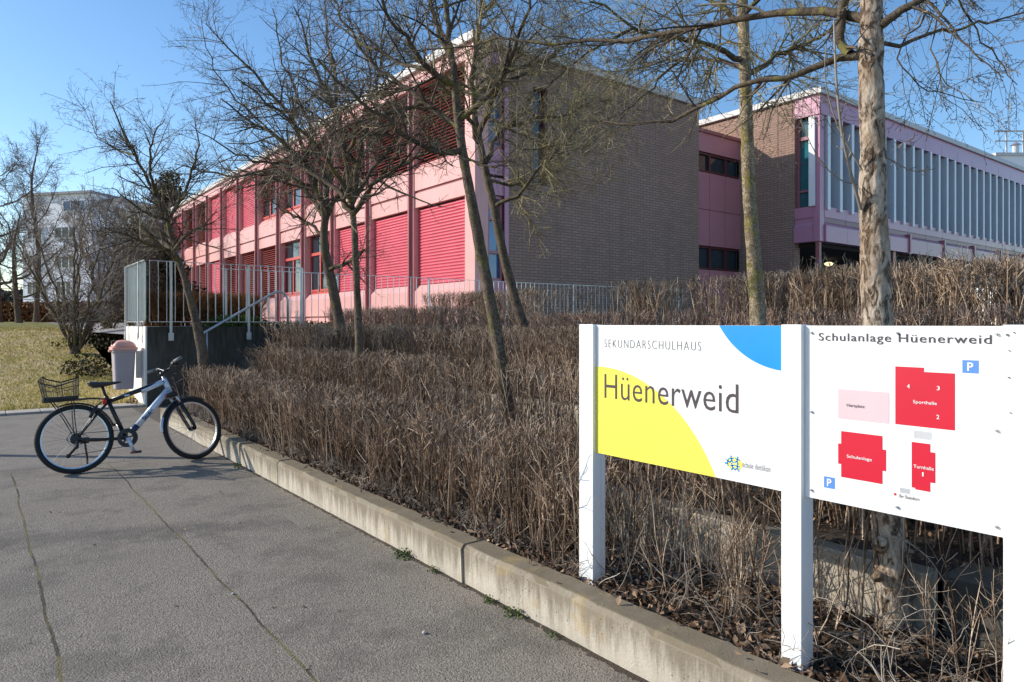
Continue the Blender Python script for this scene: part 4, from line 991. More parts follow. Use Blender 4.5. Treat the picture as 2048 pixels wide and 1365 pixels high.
# ================================================================== HEDGES
def hedge(name, x0, x1, y0, y1, zb, zt, per_m2, label, seed, mat='hedge', r=.0033, top_noise=.05, cat='hedge', thin=None, group='bare clipped hedge rows on the bank', lvl=(5, 2), lean=.05, crown=.35):
    rng = np.random.default_rng(seed); n = int((x1-x0)*(y1-y0)*per_m2)
    bx = rng.uniform(x0+.03, x1-.03, n); by = rng.uniform(y0, y1, n)
    # clumpiness
    cl = np.array([noise.noise(Vector((float(a)*2.2, float(b)*2.2, seed))) for a, b in zip(bx, by)])
    keep = rng.uniform(-.75, 1, n) < cl + .45
    if thin is not None: keep &= rng.uniform(0, 1, n) < np.array([thin(float(a), float(b)) for a, b in zip(bx, by)])
    bx, by = bx[keep], by[keep]; n = len(bx)
    K = 5; PT = np.empty((n, K, 3)); PT[:, 0] = np.stack([bx, by, np.full(n, zb - .03)], 1)
    topz = zt + top_noise * np.array([noise.noise(Vector((float(a)*1.7, float(b)*1.7, seed+9))) for a, b in zip(bx, by)]) + rng.normal(0, .03, n)
    topz = zb + (topz - zb) * np.where(rng.uniform(0, 1, n) < .3, rng.uniform(.45, .95, n), 1)
    H = topz - zb
    cxm = (x0+x1)/2
    d = np.stack([(bx-cxm)*lean*4 + rng.normal(0, .07, n), rng.normal(0, .09, n), np.ones(n)], 1)
    for j in range(1, K):
        d = d + np.stack([rng.normal(0, .06, n), rng.normal(0, .06, n), np.zeros(n)], 1)
        PT[:, j] = PT[:, j-1] + d * (H/(K-1))[:, None]
    RD = rng.uniform(.75, 1.5, n)[:, None]*r*np.linspace(1.25, .55, K)[None]
    B = Bulk(); B.add(PT, RD)
    def clip(PT, RD):
        lim = zt + top_noise*.6 + rng.uniform(-.04, .025, len(PT)); ok = PT[:, -1, 2] < lim; return PT[ok], RD[ok]
    P1, R1 = spawn(rng, PT, RD, lvl[0], .12, .97, (12, 45), (.14*H.mean()/.7, .36*H.mean()/.7), 4, .25, (0, 0, .5), .75, .5, r*.5, .35); P1, R1 = clip(P1, R1); B.add(P1, R1)
    P2, R2 = spawn(rng, P1, R1, lvl[1], .25, .98, (18, 60), (.05, .16), 3, .35, (0, 0, .2), .8, .55, r*.45, .3); P2, R2 = clip(P2, R2); B.add(P2, R2)
    # dense sheared ends close to the cut surface
    if crown > 0:
        P3, R3 = spawn(rng, PT, RD, max(1, int(6*crown*2)), .74, 1.0, (15, 65), (.06, .17), 3, .3, (0, 0, .3), .8, .6, r*.5, .2); P3, R3 = clip(P3, R3); B.add(P3, R3)
    # tangled fine stems lying low
    o = B.build(name, M[mat]); tag(o, label, cat, group); return o
hedge('hedge', 2.42, 3.12, 2.62, 11.5, .185, .87, 240, 'front hedge row of bare brown twigs directly behind the kerb, by the bicycle', 11, 'hedge', .0047, .035, lvl=(4, 2), crown=.5)
hedge('hedge', 2.60, 3.13, -1.0, 2.62, .185, .80, 170, 'sparse remnant of bare stems under the signboards in front of the low wall', 12, 'hedge', .003, .3, lvl=(6, 2), lean=.12, crown=.2,
      thin=lambda x, y: .8 if y > 1.5 else .4)
hedge('hedge', 3.50, 4.38, -2.5, 11.5, .40, 1.15, 200, 'second hedge row of bare twigs, between the lowest and second retaining walls', 13, 'hedge', .0046, .045, lvl=(4, 2), crown=.5, thin=lambda x, y: .5 if 2.5 < y < 6.5 else 1)
hedge('hedge', 4.95, 5.85, -2.5, 11.5, .68, 1.47, 165, 'third hedge row of bare twigs, halfway up the bank behind the slim trees', 14, 'hedge', .0052, .045, lvl=(4, 2), crown=.5)
hedge('hedge', 6.40, 7.2, -2.0, 10.4, 1.03, 1.66, 135, 'fourth hedge row, low bare twigs just under the topmost wall', 15, 'hedge_pink', .0055, .06, lvl=(4, 2), crown=.5)
hedge('hedge', 3.75, 5.6, 10.3, 11.58, .68, 1.50, 190, 'tall end block of bare hedge beside the stair handrail', 26, 'hedge', .0055, .06, lvl=(4, 2), crown=.6)
hedge('hedge', 5.75, 7.3, 10.4, 13.85, 1.03, 1.80, 150, 'taller reddish block of bare hedge at the stair head in front of the bar fence', 16, 'hedge_pink', .0058, .08, lvl=(4, 2), crown=.7)
def topthin(x, y): return .9 if y < 6.15 or 6.7 < y < 7.75 or y > 10.1 else .10
hedge('hedge', 7.78, 8.55, 1.2, 13.3, 1.45, 2.16, 190, 'topmost clipped hedge of thick bare stems standing above the signboards', 17, 'hedge', .0062, .06, lvl=(4, 2), thin=topthin, crown=.7)
hedge('hedge', 9.4, 11.0, .6, 5.5, 1.45, 2.35, 60, 'loose taller bare shrubs behind the topmost hedge at the right edge', 18, 'twig_pale', .006, .25, lvl=(7, 3), cat='shrub', group=None, crown=.1)
hedge('hedge', 2.75, 4.9, 15.0, 16.6, 1.45, 2.12, 170, 'rusty brown leafy hedge behind the bar fence at the terrace corner', 19, 'beech', .008, .1, lvl=(8, 5), group=None, crown=.8)

# wild twigs and curved shoots under the sign
rng = np.random.default_rng(77)
n = 1500; st_ = np.stack([rng.uniform(2.42, 3.1, n), rng.uniform(.2, 2.7, n), np.full(n, .17)], 1)
st_[380:, 0] = rng.uniform(2.40, 2.62, n-380); st_[380:, 1] = rng.uniform(2.5, 11.4, n-380)
K = 7; PT = np.empty((n, K, 3)); PT[:, 0] = st_; d = unit(np.stack([rng.normal(-.1, .5, n), rng.normal(0, .6, n), rng.uniform(.2, 1.2, n)], 1)); Ln = rng.uniform(.15, .55, n); Ln[380:] *= .6
for j in range(1, K):
    d = unit(d + rng.normal(0, .22, (n, 3)) + np.array([0, 0, -.12])); PT[:, j] = PT[:, j-1] + d*(Ln/(K-1))[:, None]
PT[..., 2] = np.maximum(PT[..., 2], .20); PT[..., 0] = np.clip(PT[..., 0], 2.41, 3.14)
RD = rng.uniform(.0012, .0028, n)[:, None]*np.linspace(1.2, .5, K)[None]; B = Bulk(); B.add(PT, RD, 4)
P1, R1 = spawn(rng, PT, RD, 3, .2, .95, (20, 60), (.05, .18), 4, .3, (0, 0, .1), .7, .5, .0008); P1[..., 0] = np.clip(P1[..., 0], 2.40, 3.14); B.add(P1, R1)
tag(B.build('bramble_undergrowth', M['twig_pale']), kind='stuff')
tag(bpy.data.objects['bramble_undergrowth'], 'pale dry shoots arching over the leaf litter below the signboards', 'undergrowth')

# leaf litter
def quads(name, C_pts, size, mat, rng, flatness=.5, label=None, cat=None, kind='stuff', curl=True):
    n = len(C_pts); nrm = unit(rng.normal(size=(n, 3))*np.array([flatness, flatness, 1])); u = unit(np.cross(nrm, rng.normal(size=(n, 3)))); w = np.cross(nrm, u)
    s = rng.uniform(.5, 1.2, n)[:, None]*size; asp = rng.uniform(.4, .8, n)[:, None]
    up = nrm*s*rng.uniform(.1, .5, n)[:, None]
    V = np.stack([C_pts - u*s, C_pts + w*s*asp + up, C_pts + u*s, C_pts - w*s*asp + up*.6], 1).reshape(-1, 3)
    Q = np.arange(n*4).reshape(n, 4)
    T = np.concatenate([Q[:, [0, 1, 2]], Q[:, [0, 2, 3]]])
    o = np_mesh(name, V, T, mat, None, False)
    if kind: o['kind'] = kind
    if label: tag(o, label, cat)
    return o
rng = np.random.default_rng(5)
def zone(n, x0, x1, y0, y1, z): return np.stack([rng.uniform(x0, x1, n), rng.uniform(y0, y1, n), z + rng.uniform(0, .035, n)], 1)
pts = np.concatenate([zone(5500, 2.39, 3.12, .0, 11.5, .19), zone(2600, 2.385, 2.60, 1.5, 11.5, .20), zone(3500, 2.39, 3.1, .0, 3.4, .195), zone(4500, 3.27, 4.45, 0, 11.5, .41), zone(3000, 4.65, 5.95, 0, 11.5, .69), zone(2000, 6.15, 7.4, 0, 13.5, 1.04)])
kt = zone(170, 2.26, 2.38, 1, 11, .226); kt = kt[rng.uniform(0, 1, len(kt)) < (kt[:, 0]-2.22)/.16]
kf = zone(260, 2.13, 2.235, 1.5, 11, .002); kf = kf[rng.uniform(0, 1, len(kf)) < ((kf[:, 0]-2.12)/.11)**2]; kf[:, 2] = .004
quads('fallen_leaves', np.concatenate([pts, kt]), .020, M['leaf'], rng, .6, 'dry brown leaf litter lying under the hedges and along the kerb', 'leaf litter')
quads('kerb_foot_debris', np.concatenate([kf]), .008, M['leaf'], rng, .5, 'brown crumbs of soil and leaf caught at the foot of the kerb', 'debris')
big = np.concatenate([zone(170, 2.40, 3.05, .3, 2.9, .205), zone(120, 2.39, 2.55, 2.9, 9, .215)])
quads('large_fallen_leaves', big, .030, M['leaf'], rng, .7, 'larger curled brown leaves under the signboards', 'leaf litter')
gt_ = zone(1500, -2.5, 2.22, 1.6, 11, .002); gt_[:, 2] = .003; quads('path_grit', gt_, .0045, M['stone'], rng, .6, 'tiny loose stones and grit scattered over the asphalt', 'grit')
gt_ = zone(60, -1.5, 2.2, 1.8, 10, .002); gt_[:, 2] = .004; quads('blown_leaves', gt_, .013, M['leaf'], rng, .3, 'few small leaf scraps blown across the asphalt', 'leaf litter')
# ivy & undergrowth greens
def blob_pts(c, r, n): 
    v = rng.normal(size=(n, 3)); v /= np.linalg.norm(v, axis=1, keepdims=True); v *= (rng.uniform(0, 1, n)**.4)[:, None]; v[:, 2] = np.abs(v[:, 2]); return np.array(c) + v*np.array(r)
iv = np.concatenate([blob_pts((4.1, 14.35, 1.45), (.75, .22, .24), 1500), blob_pts((5.5, 14.35, 1.44), (1.2, .2, .13), 900), blob_pts((7.2, 14.3, 1.44), (1.2, .2, .10), 500)])
quads('ivy', iv, .028, M['green_leaf'], rng, 1, 'green leafy ivy spilling over the terrace wall top behind the fence', 'ivy', kind=None)
uc = np.concatenate([blob_pts(P(212, 700, 18.6)[:2] + (.85,), (1.3, 1.1, .45), 800), blob_pts(P(245, 690, 19.5)[:2] + (.8,), (1.2, 1.4, .9), 1000), blob_pts((1.9, 17.6, .4), (.5, .9, .5), 600)])
quads('ground_shrubs', uc, .042, M['dark_leaf'], rng, 1, 'dark low evergreen shrubbery on the lawn slope beside the white wall', 'shrubbery')
uc2 = np.concatenate([blob_pts((2.28, 14.1+.28, .0), (.10, .25, .16), 260)])
quads('wall_foot_plant', uc2, .016, M['leaf'], rng, 1, 'dry tuft of leaves at the foot of the sunlit wall end', 'plant', kind=None)
# weeds at the kerb foot
WD = [((2.18, 3.98), .055, 'leafiest green weed at the kerb foot, a scrambling stem by the long kerb length'), ((2.19, 3.62), .035, 'yellowing grassy weed just left of the kerb joint'),
      ((2.19, 3.05), .035, 'bright green rosette weed just right of the kerb joint'), ((2.19, 2.84), .045, 'brownish sprawling weed below the first sign post'),
      ((2.19, 2.52), .03, 'small fresh weed at the kerb foot nearest the signboards'), ((2.17, 7.5), .045, 'yellow green weed in the kerb corner beside the bicycle shadow')]
for (x, y), s, lab in WD:
    n = int(1700*s); q = blob_pts((x, y, .0), (s, s*1.6, s*1.1), n)
    o = quads('weed', q, s*.22, M['green_leaf'], rng, 1.2, lab, 'weed', kind=None); o['group'] = 'weeds along the kerb foot'
for (x, y, r_, lab) in ((1.72, 2.93, .011, 'small pale pebble lying on the asphalt away from the joints'), (1.13, 4.0, .009, 'small pebble beside the mossy asphalt joint')):
    m = MB(); m.tube([(0, 0, 0), (0, 0, r_*.5), (0, 0, r_*1.1), (0, 0, r_*1.3)], [r_*.7, r_*1.1, r_*.8, r_*.2], 8); o = m.build('pebble', M['stone'], None, True); o.location = (x, y, 0); tag(o, lab, 'pebble', 'pebbles on the path')
# lawn blades
n = 60000; gx = rng.uniform(-11, 2.38, n); gy = 14.5 + 12*rng.uniform(0, 1, n)**1.3
gz = np.array([lawn_z(float(a), float(b)) for a, b in zip(gx, gy)]); h = rng.uniform(.03, .075, n)*np.where(gy < 14.8, 1.6, 1)
c0 = np.stack([gx, gy, gz-.004], 1); w = unit(rng.normal(size=(n, 3))*np.array([1, 1, 0]))*.009; tp = c0 + np.stack([rng.normal(0, .025, n), rng.normal(0, .025, n), h], 1)
V = np.stack([c0-w, c0+w, tp], 1).reshape(-1, 3); o = np_mesh('grass', V, np.arange(n*3).reshape(n, 3), M['grass'], None, False)
tag(o, 'short yellowed winter grass on the lawn slope', 'grass', kind='stuff')

# ================================================================== TREES
def tree(name, label, trunk, trunk_r, limbs, seed, bark, twig, group, l1=11, l2=9, l3=4, len1=(.4, 1.1), len2=(.14, .5), len3=(.03, .11), bias1=(0, 0, .12), bias2=(0, 0, .0), displace=0, sides=20, rt=1.0, zlow=None, cat='tree', lscale=.92, tipk=1.5):
    """trunk: list of world points; limbs: list of (points, r0, r1)"""
    rng = np.random.default_rng(seed)
    e = empty(name, trunk[0]); tag(e, label, cat, group)
    e.location = (0, 0, 0)
    K = 60; pt, rd, Lt = resample(trunk, trunk_r, K if not displace else 260)
    # flare at foot
    rd = rd * (1 + .35*np.exp(-np.linspace(0, Lt, len(rd))/.12))
    sd = sides if not displace else 72
    V, Q = tubes(pt[None], rd[None], sd)
    if True:
        Vn = V.copy(); kk = len(rd)
        cen = np.repeat(pt, sd, axis=0); rad = unit(V - cen)
        if displace:
            amp = []
            for v in V:
                q = Vector((v[0]*34, v[1]*34, v[2]*15)); a = noise.cell_vector(q + noise.noise_vector(q*.7)*1.1)
                q2 = Vector((v[0]*70, v[1]*70, v[2]*34))
                amp.append(a[0]*.55 + noise.noise(q2)*.35 + noise.noise(Vector((v[0]*8, v[1]*8, v[2]*5)))*.9)
            Vn = V + rad*(np.array(amp)*displace)[:, None]
        else:
            amp = [noise.noise(Vector((v[0]*9, v[1]*9, v[2]*6)))*.10 + noise.noise(Vector((v[0]*30, v[1]*30, v[2]*14)))*.07 for v in V]
            Vn = V + rad*(np.array(amp)*np.repeat(rd, sd))[:, None]
    np_mesh('trunk', Vn, Q, M[bark], e, True)
    B = Bulk(); Bl = Bulk()
    allP = []; allR = []; cnt = []
    for pts, r0, r1 in limbs:
        p_, r_, Ln = resample(pts, np.linspace(r0*lscale, r1*lscale, len(pts)), 14)
        j = rng.normal(0, 1, (14, 3))*Ln*.008; j[0] = 0; p_ = p_ + j
        allP.append(p_); allR.append(r_); cnt.append(max(2, int(Ln*l1)))
    LP, LR = np.array(allP), np.array(allR); Bl.add(LP, LR, 9)
    P1, R1 = spawn(rng, LP, LR, np.array(cnt), .16, 1.0, (25, 75), len1, 7, .26, bias1, .55, .38, .0034*rt, .35, .022)
    P2, R2 = spawn(rng, P1, R1, l2, .08, 1.0, (25, 75), len2, 5, .30, bias2, .6, .5, .0022*rt, .3, .006)
    # some long shoots
    P3, R3 = spawn(rng, P2, R2, l3, .1, 1.0, (30, 80), len3, 3, .4, (0, 0, 0), .75, .8, .0018*rt, .2, .003)
    P3[:, :, 2] += 0; R3[:, -1] *= tipk
    Pf, Rf = spawn(rng, LP, LR, np.maximum(1, (np.array(cnt)*.5).astype(int)), .2, 1.0, (40, 90), (.05, .22), 4, .4, (0, 0, .1), .3, .6, .002*rt, .2, .005)
    B.add(P1, R1, 4); B.add(P2, R2, 3); B.add(P3, R3, 3); B.add(Pf, Rf, 3)
    c = Bl.build('crown', M['limb'], e)
    B.build('twigs', M[twig], c)
    return e
def PP(*a): return [P(*q) for q in a]
G1 = 'bare twisted fruit trees planted through the hedge bank'
# A  left leaning tree at the stair
tree('bare_tree', 'small leaning bare tree beside the stair, its crown against the open sky', PP((412, 800, 11.1), (407, 722, 11.1), (395, 655, 11.1), (378, 590, 11.1), (360, 530, 11.1), (347, 505, 11.1)), [.09, .085, .068, .056, .05, .046],
     [(PP((348, 508, 11.1), (335, 440, 11.0), (305, 375, 10.9), (268, 310, 10.8), (238, 250, 10.7), (222, 205, 10.6)), .042, .008),
      (PP((342, 500, 11.1), (318, 478, 11.4), (285, 462, 11.8), (240, 455, 12.1), (200, 470, 12.3)), .045, .008),
      (PP((352, 520, 11.1), (335, 500, 10.7), (290, 485, 10.3), (250, 470, 9.9), (205, 455, 9.6)), .04, .008),
      (PP((336, 445, 11.0), (360, 400, 11.3), (385, 340, 11.6), (395, 280, 11.8), (388, 240, 11.9)), .035, .006),
      (PP((310, 385, 10.9), (300, 330, 10.6), (305, 280, 10.4), (330, 235, 10.2)), .028, .006),
      (PP((348, 500, 11.1), (375, 470, 10.8), (410, 450, 10.5), (435, 420, 10.3)), .03, .006),
      (PP((335, 440, 11.0), (300, 430, 10.7), (255, 400, 10.4), (225, 375, 10.2)), .03, .006),
      (PP((268, 310, 10.8), (235, 300, 11.1), (195, 270, 11.4), (165, 215, 11.6)), .018, .003),
      (PP((350, 505, 11.1), (330, 440, 11.8), (345, 380, 12.2), (320, 330, 12.5)), .03, .006)],
     21, 'bark', 'twig', G1, 11, 7, 3, (.35, 1.0), (.12, .42), rt=1.0)
# B
tree('bare_tree', 'second slim bare tree from the stair, forked low with a bare stub to its right', PP((690, 770, 11.9), (686, 700, 12), (674, 620, 12), (660, 550, 12), (650, 500, 12), (648, 455, 12)), [.10, .095, .088, .082, .074, .062],
     [(PP((652, 540, 12), (680, 532, 11.8), (708, 520, 11.6), (728, 500, 11.4)), .045, .02),
      (PP((648, 470, 12), (640, 400, 11.8), (610, 330, 11.6), (560, 280, 11.4), (500, 245, 11.2), (440, 190, 11)), .07, .010),
      (PP((648, 460, 12), (655, 380, 12.2), (668, 300, 12.4), (670, 200, 12.5), (655, 90, 12.6), (650, -30, 12.7)), .065, .010),
      (PP((645, 430, 12), (600, 365, 12.3), (540, 345, 12.6), (470, 350, 12.9), (410, 340, 13.1), (350, 325, 13.2)), .05, .008),
      (PP((640, 400, 11.8), (615, 310, 11.5), (560, 210, 11.2), (490, 130, 11.0), (410, 50, 10.8)), .05, .008),
      (PP((650, 440, 12), (690, 360, 11.7), (740, 290, 11.4), (790, 230, 11.1)), .05, .008),
      (PP((610, 330, 11.6), (560, 330, 11.2), (500, 320, 10.9), (440, 290, 10.6), (380, 250, 10.5)), .03, .006),
      (PP((655, 380, 12.2), (620, 260, 12.6), (570, 130, 13), (540, 10, 13.2)), .04, .008),
      (PP((648, 470, 12), (600, 440, 12.4), (560, 420, 12.8), (520, 380, 13.1)), .035, .006),
      (PP((560, 280, 11.4), (480, 210, 11.4), (420, 120, 11.4), (400, 20, 11.4)), .02, .004)],
     22, 'bark', 'twig', G1, 10, 7, 3, (.45, 1.3), (.15, .5), rt=1.0)
# C
tree('bare_tree', 'straight slim bare tree in the middle of the bank with a narrow pale trunk', PP((724, 850, 8.7), (720, 770, 8.7), (717, 650, 8.7), (712, 540, 8.7), (707, 440, 8.7), (702, 400, 8.7)), [.062, .056, .048, .042, .038, .035],
     [(PP((705, 425, 8.7), (670, 375, 8.9), (620, 345, 9.1), (560, 320, 9.3), (500, 310, 9.4)), .04, .007),
      (PP((705, 430, 8.7), (740, 375, 8.5), (790, 340, 8.3), (850, 300, 8.1), (900, 270, 8.0)), .04, .007),
      (PP((702, 405, 8.7), (692, 310, 8.6), (665, 210, 8.5), (620, 110, 8.4), (590, 10, 8.3)), .05, .008),
      (PP((702, 405, 8.7), (718, 310, 8.9), (745, 210, 9.1), (760, 110, 9.2), (770, 10, 9.3)), .045, .008),
      (PP((700, 400, 8.7), (660, 330, 8.3), (600, 260, 8.0), (530, 200, 7.8), (470, 150, 7.7)), .035, .006),
      (PP((702, 415, 8.7), (745, 340, 9.1), (800, 270, 9.4), (850, 190, 9.6)), .035, .006),
      (PP((692, 310, 8.6), (720, 250, 8.2), (740, 170, 7.9), (730, 80, 7.7)), .03, .006),
      (PP((704, 420, 8.7), (680, 400, 8.3), (640, 400, 8.0), (590, 390, 7.8)), .025, .005)],
     23, 'bark', 'twig', G1, 10, 7, 3, (.4, 1.15), (.14, .45), rt=.85)
# D
tree('bare_tree', 'leaning dark bare tree with thick crooked limbs before the building corner', PP((1022, 920, 6.3), (1018, 845, 6.3), (1003, 730, 6.3), (978, 590, 6.3), (948, 430, 6.3), (928, 320, 6.3), (915, 230, 6.3), (908, 150, 6.3)), [.066, .062, .058, .053, .048, .042, .038, .032],
     [(PP((925, 300, 6.3), (885, 308, 6.15), (840, 295, 6.0), (780, 245, 5.85), (705, 190, 5.7), (630, 120, 5.6)), .034, .009),
      (PP((918, 255, 6.3), (870, 215, 6.5), (815, 175, 6.7), (760, 145, 6.9), (700, 60, 7.0), (660, -20, 7.1)), .034, .009),
      (PP((908, 170, 6.3), (860, 140, 6.1), (815, 85, 5.95), (775, 30, 5.8), (740, -50, 5.7)), .032, .010),
      (PP((908, 155, 6.3), (898, 70, 6.3), (890, 0, 6.3), (885, -100, 6.3)), .036, .018),
      (PP((905, 130, 6.3), (880, 60, 6.5), (855, -10, 6.7), (840, -80, 6.8)), .028, .012),
      (PP((925, 235, 6.3), (960, 205, 6.2), (1000, 165, 6.1), (1025, 105, 6.0), (1055, 20, 5.9), (1065, -60, 5.9)), .032, .010),
      (PP((815, 175, 6.7), (770, 190, 6.9), (720, 195, 7.2), (650, 240, 7.4), (590, 250, 7.6)), .02, .006),
      (PP((1000, 165, 6.1), (1050, 150, 6.3), (1110, 110, 6.5), (1180, 60, 6.7)), .016, .005),
      (PP((928, 310, 6.3), (960, 330, 6.0), (1000, 330, 5.8), (1040, 300, 5.6)), .014, .004),
      (PP((870, 215, 6.5), (800, 220, 6.3), (730, 240, 6.1), (660, 270, 6.0), (600, 330, 5.9)), .018, .005),
      (PP((860, 140, 6.1), (790, 120, 6.4), (710, 80, 6.6), (640, 20, 6.8)), .02, .006)],
     24, 'bark', 'twig', G1, 12, 8, 3, (.3, 1.0), (.1, .40), rt=.75)
# E
tree('bare_tree', 'bare tree just right of the dark leaning one, its trunk crossing the purple corner window', PP((1068, 760, 9.8), (1058, 690, 9.8), (1036, 620, 9.8), (1008, 515, 9.8), (987, 410, 9.8), (968, 330, 9.8), (955, 260, 9.8)), [.085, .076, .070, .063, .060, .054, .048],
     [(PP((988, 415, 9.8), (1030, 395, 9.6), (1075, 340, 9.4), (1120, 300, 9.2), (1160, 250, 9.0)), .035, .006),
      (PP((968, 330, 9.8), (1000, 270, 10.1), (1060, 240, 10.4), (1130, 230, 10.6), (1200, 190, 10.7)), .045, .008),
      (PP((957, 265, 9.8), (945, 170, 9.8), (955, 80, 9.8), (965, -20, 9.8), (970, -80, 9.8)), .05, .015),
      (PP((960, 290, 9.8), (920, 210, 9.5), (860, 140, 9.2), (800, 60, 9.0)), .04, .008),
      (PP((957, 270, 9.8), (990, 190, 9.4), (1030, 120, 9.1), (1090, 40, 8.9)), .045, .008),
      (PP((975, 360, 9.8), (1020, 370, 10.2), (1070, 360, 10.5), (1120, 330, 10.8)), .03, .006),
      (PP((950, 200, 9.8), (1010, 150, 10.0), (1090, 120, 10.2), (1170, 100, 10.4)), .03, .006),
      (PP((1000, 270, 10.1), (1050, 300, 10.0), (1110, 290, 9.9), (1180, 290, 9.8)), .02, .005)],
     25, 'bark', 'twig_lichen', G1, 14, 12, 3, (.4, 1.4), (.14, .5), rt=.95, bias1=(0, 0, -.1), bias2=(0, 0, -.1))
# F
tree('bare_tree', 'tall straight bare tree with lichen yellow bark behind the left signboard', PP((1520, 760, 6.95), (1517, 650, 6.95), (1508, 520, 6.95), (1498, 380, 6.95), (1493, 240, 6.95), (1489, 110, 6.95), (1485, 0, 6.95), (1482, -120, 6.95)), [.092, .082, .070, .065, .061, .058, .05, .04],
     [(PP((1490, 120, 6.95), (1450, 108, 6.8), (1400, 80, 6.6), (1340, 75, 6.4), (1270, 55, 6.3), (1180, 0, 6.2)), .035, .010),
      (PP((1492, 150, 6.95), (1545, 118, 7.1), (1600, 95, 7.3), (1660, 60, 7.4), (1700, 20, 7.5)), .034, .010),
      (PP((1488, 60, 6.95), (1450, 20, 7.1), (1400, -10, 7.3), (1340, -40, 7.4)), .035, .012),
      (PP((1490, 135, 6.95), (1440, 125, 7.3), (1380, 115, 7.6), (1300, 130, 7.9), (1220, 160, 8.1)), .028, .006),
      (PP((1494, 200, 6.95), (1530, 160, 6.6), (1580, 150, 6.3), (1640, 160, 6.1)), .022, .005),
      (PP((1486, 30, 6.95), (1530, -10, 6.7), (1590, -40, 6.5)), .03, .010),
      (PP((1400, 80, 6.6), (1350, 130, 6.5), (1290, 190, 6.4), (1240, 230, 6.3)), .014, .004),
      (PP((1270, 55, 6.3), (1200, 90, 6.1), (1120, 150, 6.0), (1060, 200, 5.9)), .014, .004)],
     26, 'bark_lichen', 'twig_lichen', G1, 15, 12, 3, (.4, 1.25), (.12, .48), bias1=(0, 0, -.1), bias2=(0, 0, -.15), rt=.95)
# G close tree
tree('bare_tree', 'closest bare tree with flaking plated bark, standing just behind the map signboard', PP((1792, 1360, 2.95), (1786, 1240, 2.95), (1778, 1050, 2.94), (1768, 850, 2.93), (1754, 640, 2.92), (1747, 440, 2.92), (1744, 250, 2.92), (1742, 120, 2.92), (1741, -10, 2.92), (1738, -150, 2.92)), [.068, .063, .06, .060, .058, .052, .046, .046, .040, .034],
     [(PP((1742, 110, 2.92), (1700, 112, 2.95), (1645, 128, 3.0), (1587, 150, 3.05), (1502, 170, 3.15), (1403, 208, 3.3), (1310, 243, 3.45), (1227, 250, 3.6), (1157, 236, 3.7)), .019, .0035),
      (PP((1741, 40, 2.92), (1690, 10, 3.0), (1620, 8, 3.1), (1549, 25, 3.2), (1430, 52, 3.4), (1307, 66, 3.6), (1180, 82, 3.9), (1060, 86, 4.1), (940, 88, 4.3), (820, 105, 4.5)), .022, .004),
      (PP((1741, 60, 2.92), (1790, 30, 2.85), (1850, -5, 2.8), (1910, -40, 2.75)), .022, .008),
      (PP((1742, 90, 2.92), (1820, 85, 3.0), (1900, 62, 3.1), (1980, 45, 3.2), (2070, 20, 3.3)), .010, .003),
      (PP((1690, -10, 3.0), (1683, 40, 2.98), (1686, 95, 2.97), (1700, 108, 2.94)), .019, .018),
      (PP((1741, 20, 2.92), (1780, -30, 3.1), (1860, -60, 3.3), (1960, -60, 3.5)), .018, .006),
      (PP((1850, -5, 2.8), (1900, 50, 2.75), (1950, 110, 2.7), (2010, 150, 2.65)), .006, .002),
      (PP((1860, -60, 3.3), (1930, 20, 3.4), (1990, 120, 3.5), (2040, 170, 3.5)), .006, .002),
      (PP((1960, -60, 3.5), (1870, 60, 3.4), (1880, 150, 3.4), (1950, 200, 3.4)), .005, .002),
      (PP((1587, 150, 3.05), (1540, 200, 3.1), (1500, 235, 3.15), (1440, 280, 3.2)), .006, .002),
      (PP((1850, 30, 3.0), (1800, 120, 3.0), (1830, 170, 3.0), (1900, 190, 3.0), (1970, 205, 3.0)), .004, .0015)],
     27, 'bark_close', 'twig', G1, 9, 7, 5, (.15, .50), (.05, .24), (.01, .045), bias1=(0, 0, -.45), bias2=(0, 0, -.35), displace=.0065, rt=.48, lscale=1.0, tipk=2.6)
gt = bpy.data.objects['bare_tree.006']
# suckers, pruning stub
rg = np.random.default_rng(3); B = Bulk()
for pts, r0, r1 in ((PP((1722, 420, 2.9), (1700, 340, 2.85), (1683, 260, 2.8), (1672, 150, 2.78), (1668, 40, 2.77)), .0075, .004), (PP((1724, 340, 2.9), (1700, 300, 2.88), (1675, 250, 2.86), (1650, 150, 2.84), (1655, 60, 2.83)), .0035, .002),
                    (PP((1768, 312, 2.92), (1790, 325, 2.9), (1830, 343, 2.88), (1870, 338, 2.86)), .003, .0015), (PP((1715, 370, 2.9), (1680, 360, 2.88), (1640, 320, 2.86), (1600, 240, 2.84)), .003, .0015),
                    (PP((1762, 1072, 2.86), (1800, 1078, 2.8), (1850, 1110, 2.72), (1893, 1168, 2.68)), .0035, .0012)):
    p_, r_, _l = resample(pts, np.linspace(r0, r1, len(pts)), 12); B.add(p_[None], r_[None], 6)
    a, b_ = spawn(rg, p_[None], r_[None], 12, .2, 1, (30, 70), (.015, .05), 3, .2, (0, 0, .3), .5, 1.1, .0014, .2); B.add(a, b_)
    B.build('sucker_shoot', M['twig_pale'], gt); B = Bulk()
m = MB(); c = Vector(P(1762, 1085, 2.88)); m.tube([c + Vector((.03, .02, -.03)), c, c + Vector((-.02, -.01, .012)), c + Vector((-.026, -.012, .016))], [.032, .026, .021, .012], 10); m.build('pruned_stub', M['bark_close'], gt, True); m = MB()
c = Vector(P(1758, 1150, 2.88)); m.tube([c + Vector((.03, .02, -.02)), c, c + Vector((-.016, -.008, .006))], [.024, .016, .010], 9)
m.build('pruned_stub', M['bark_close'], gt, True)

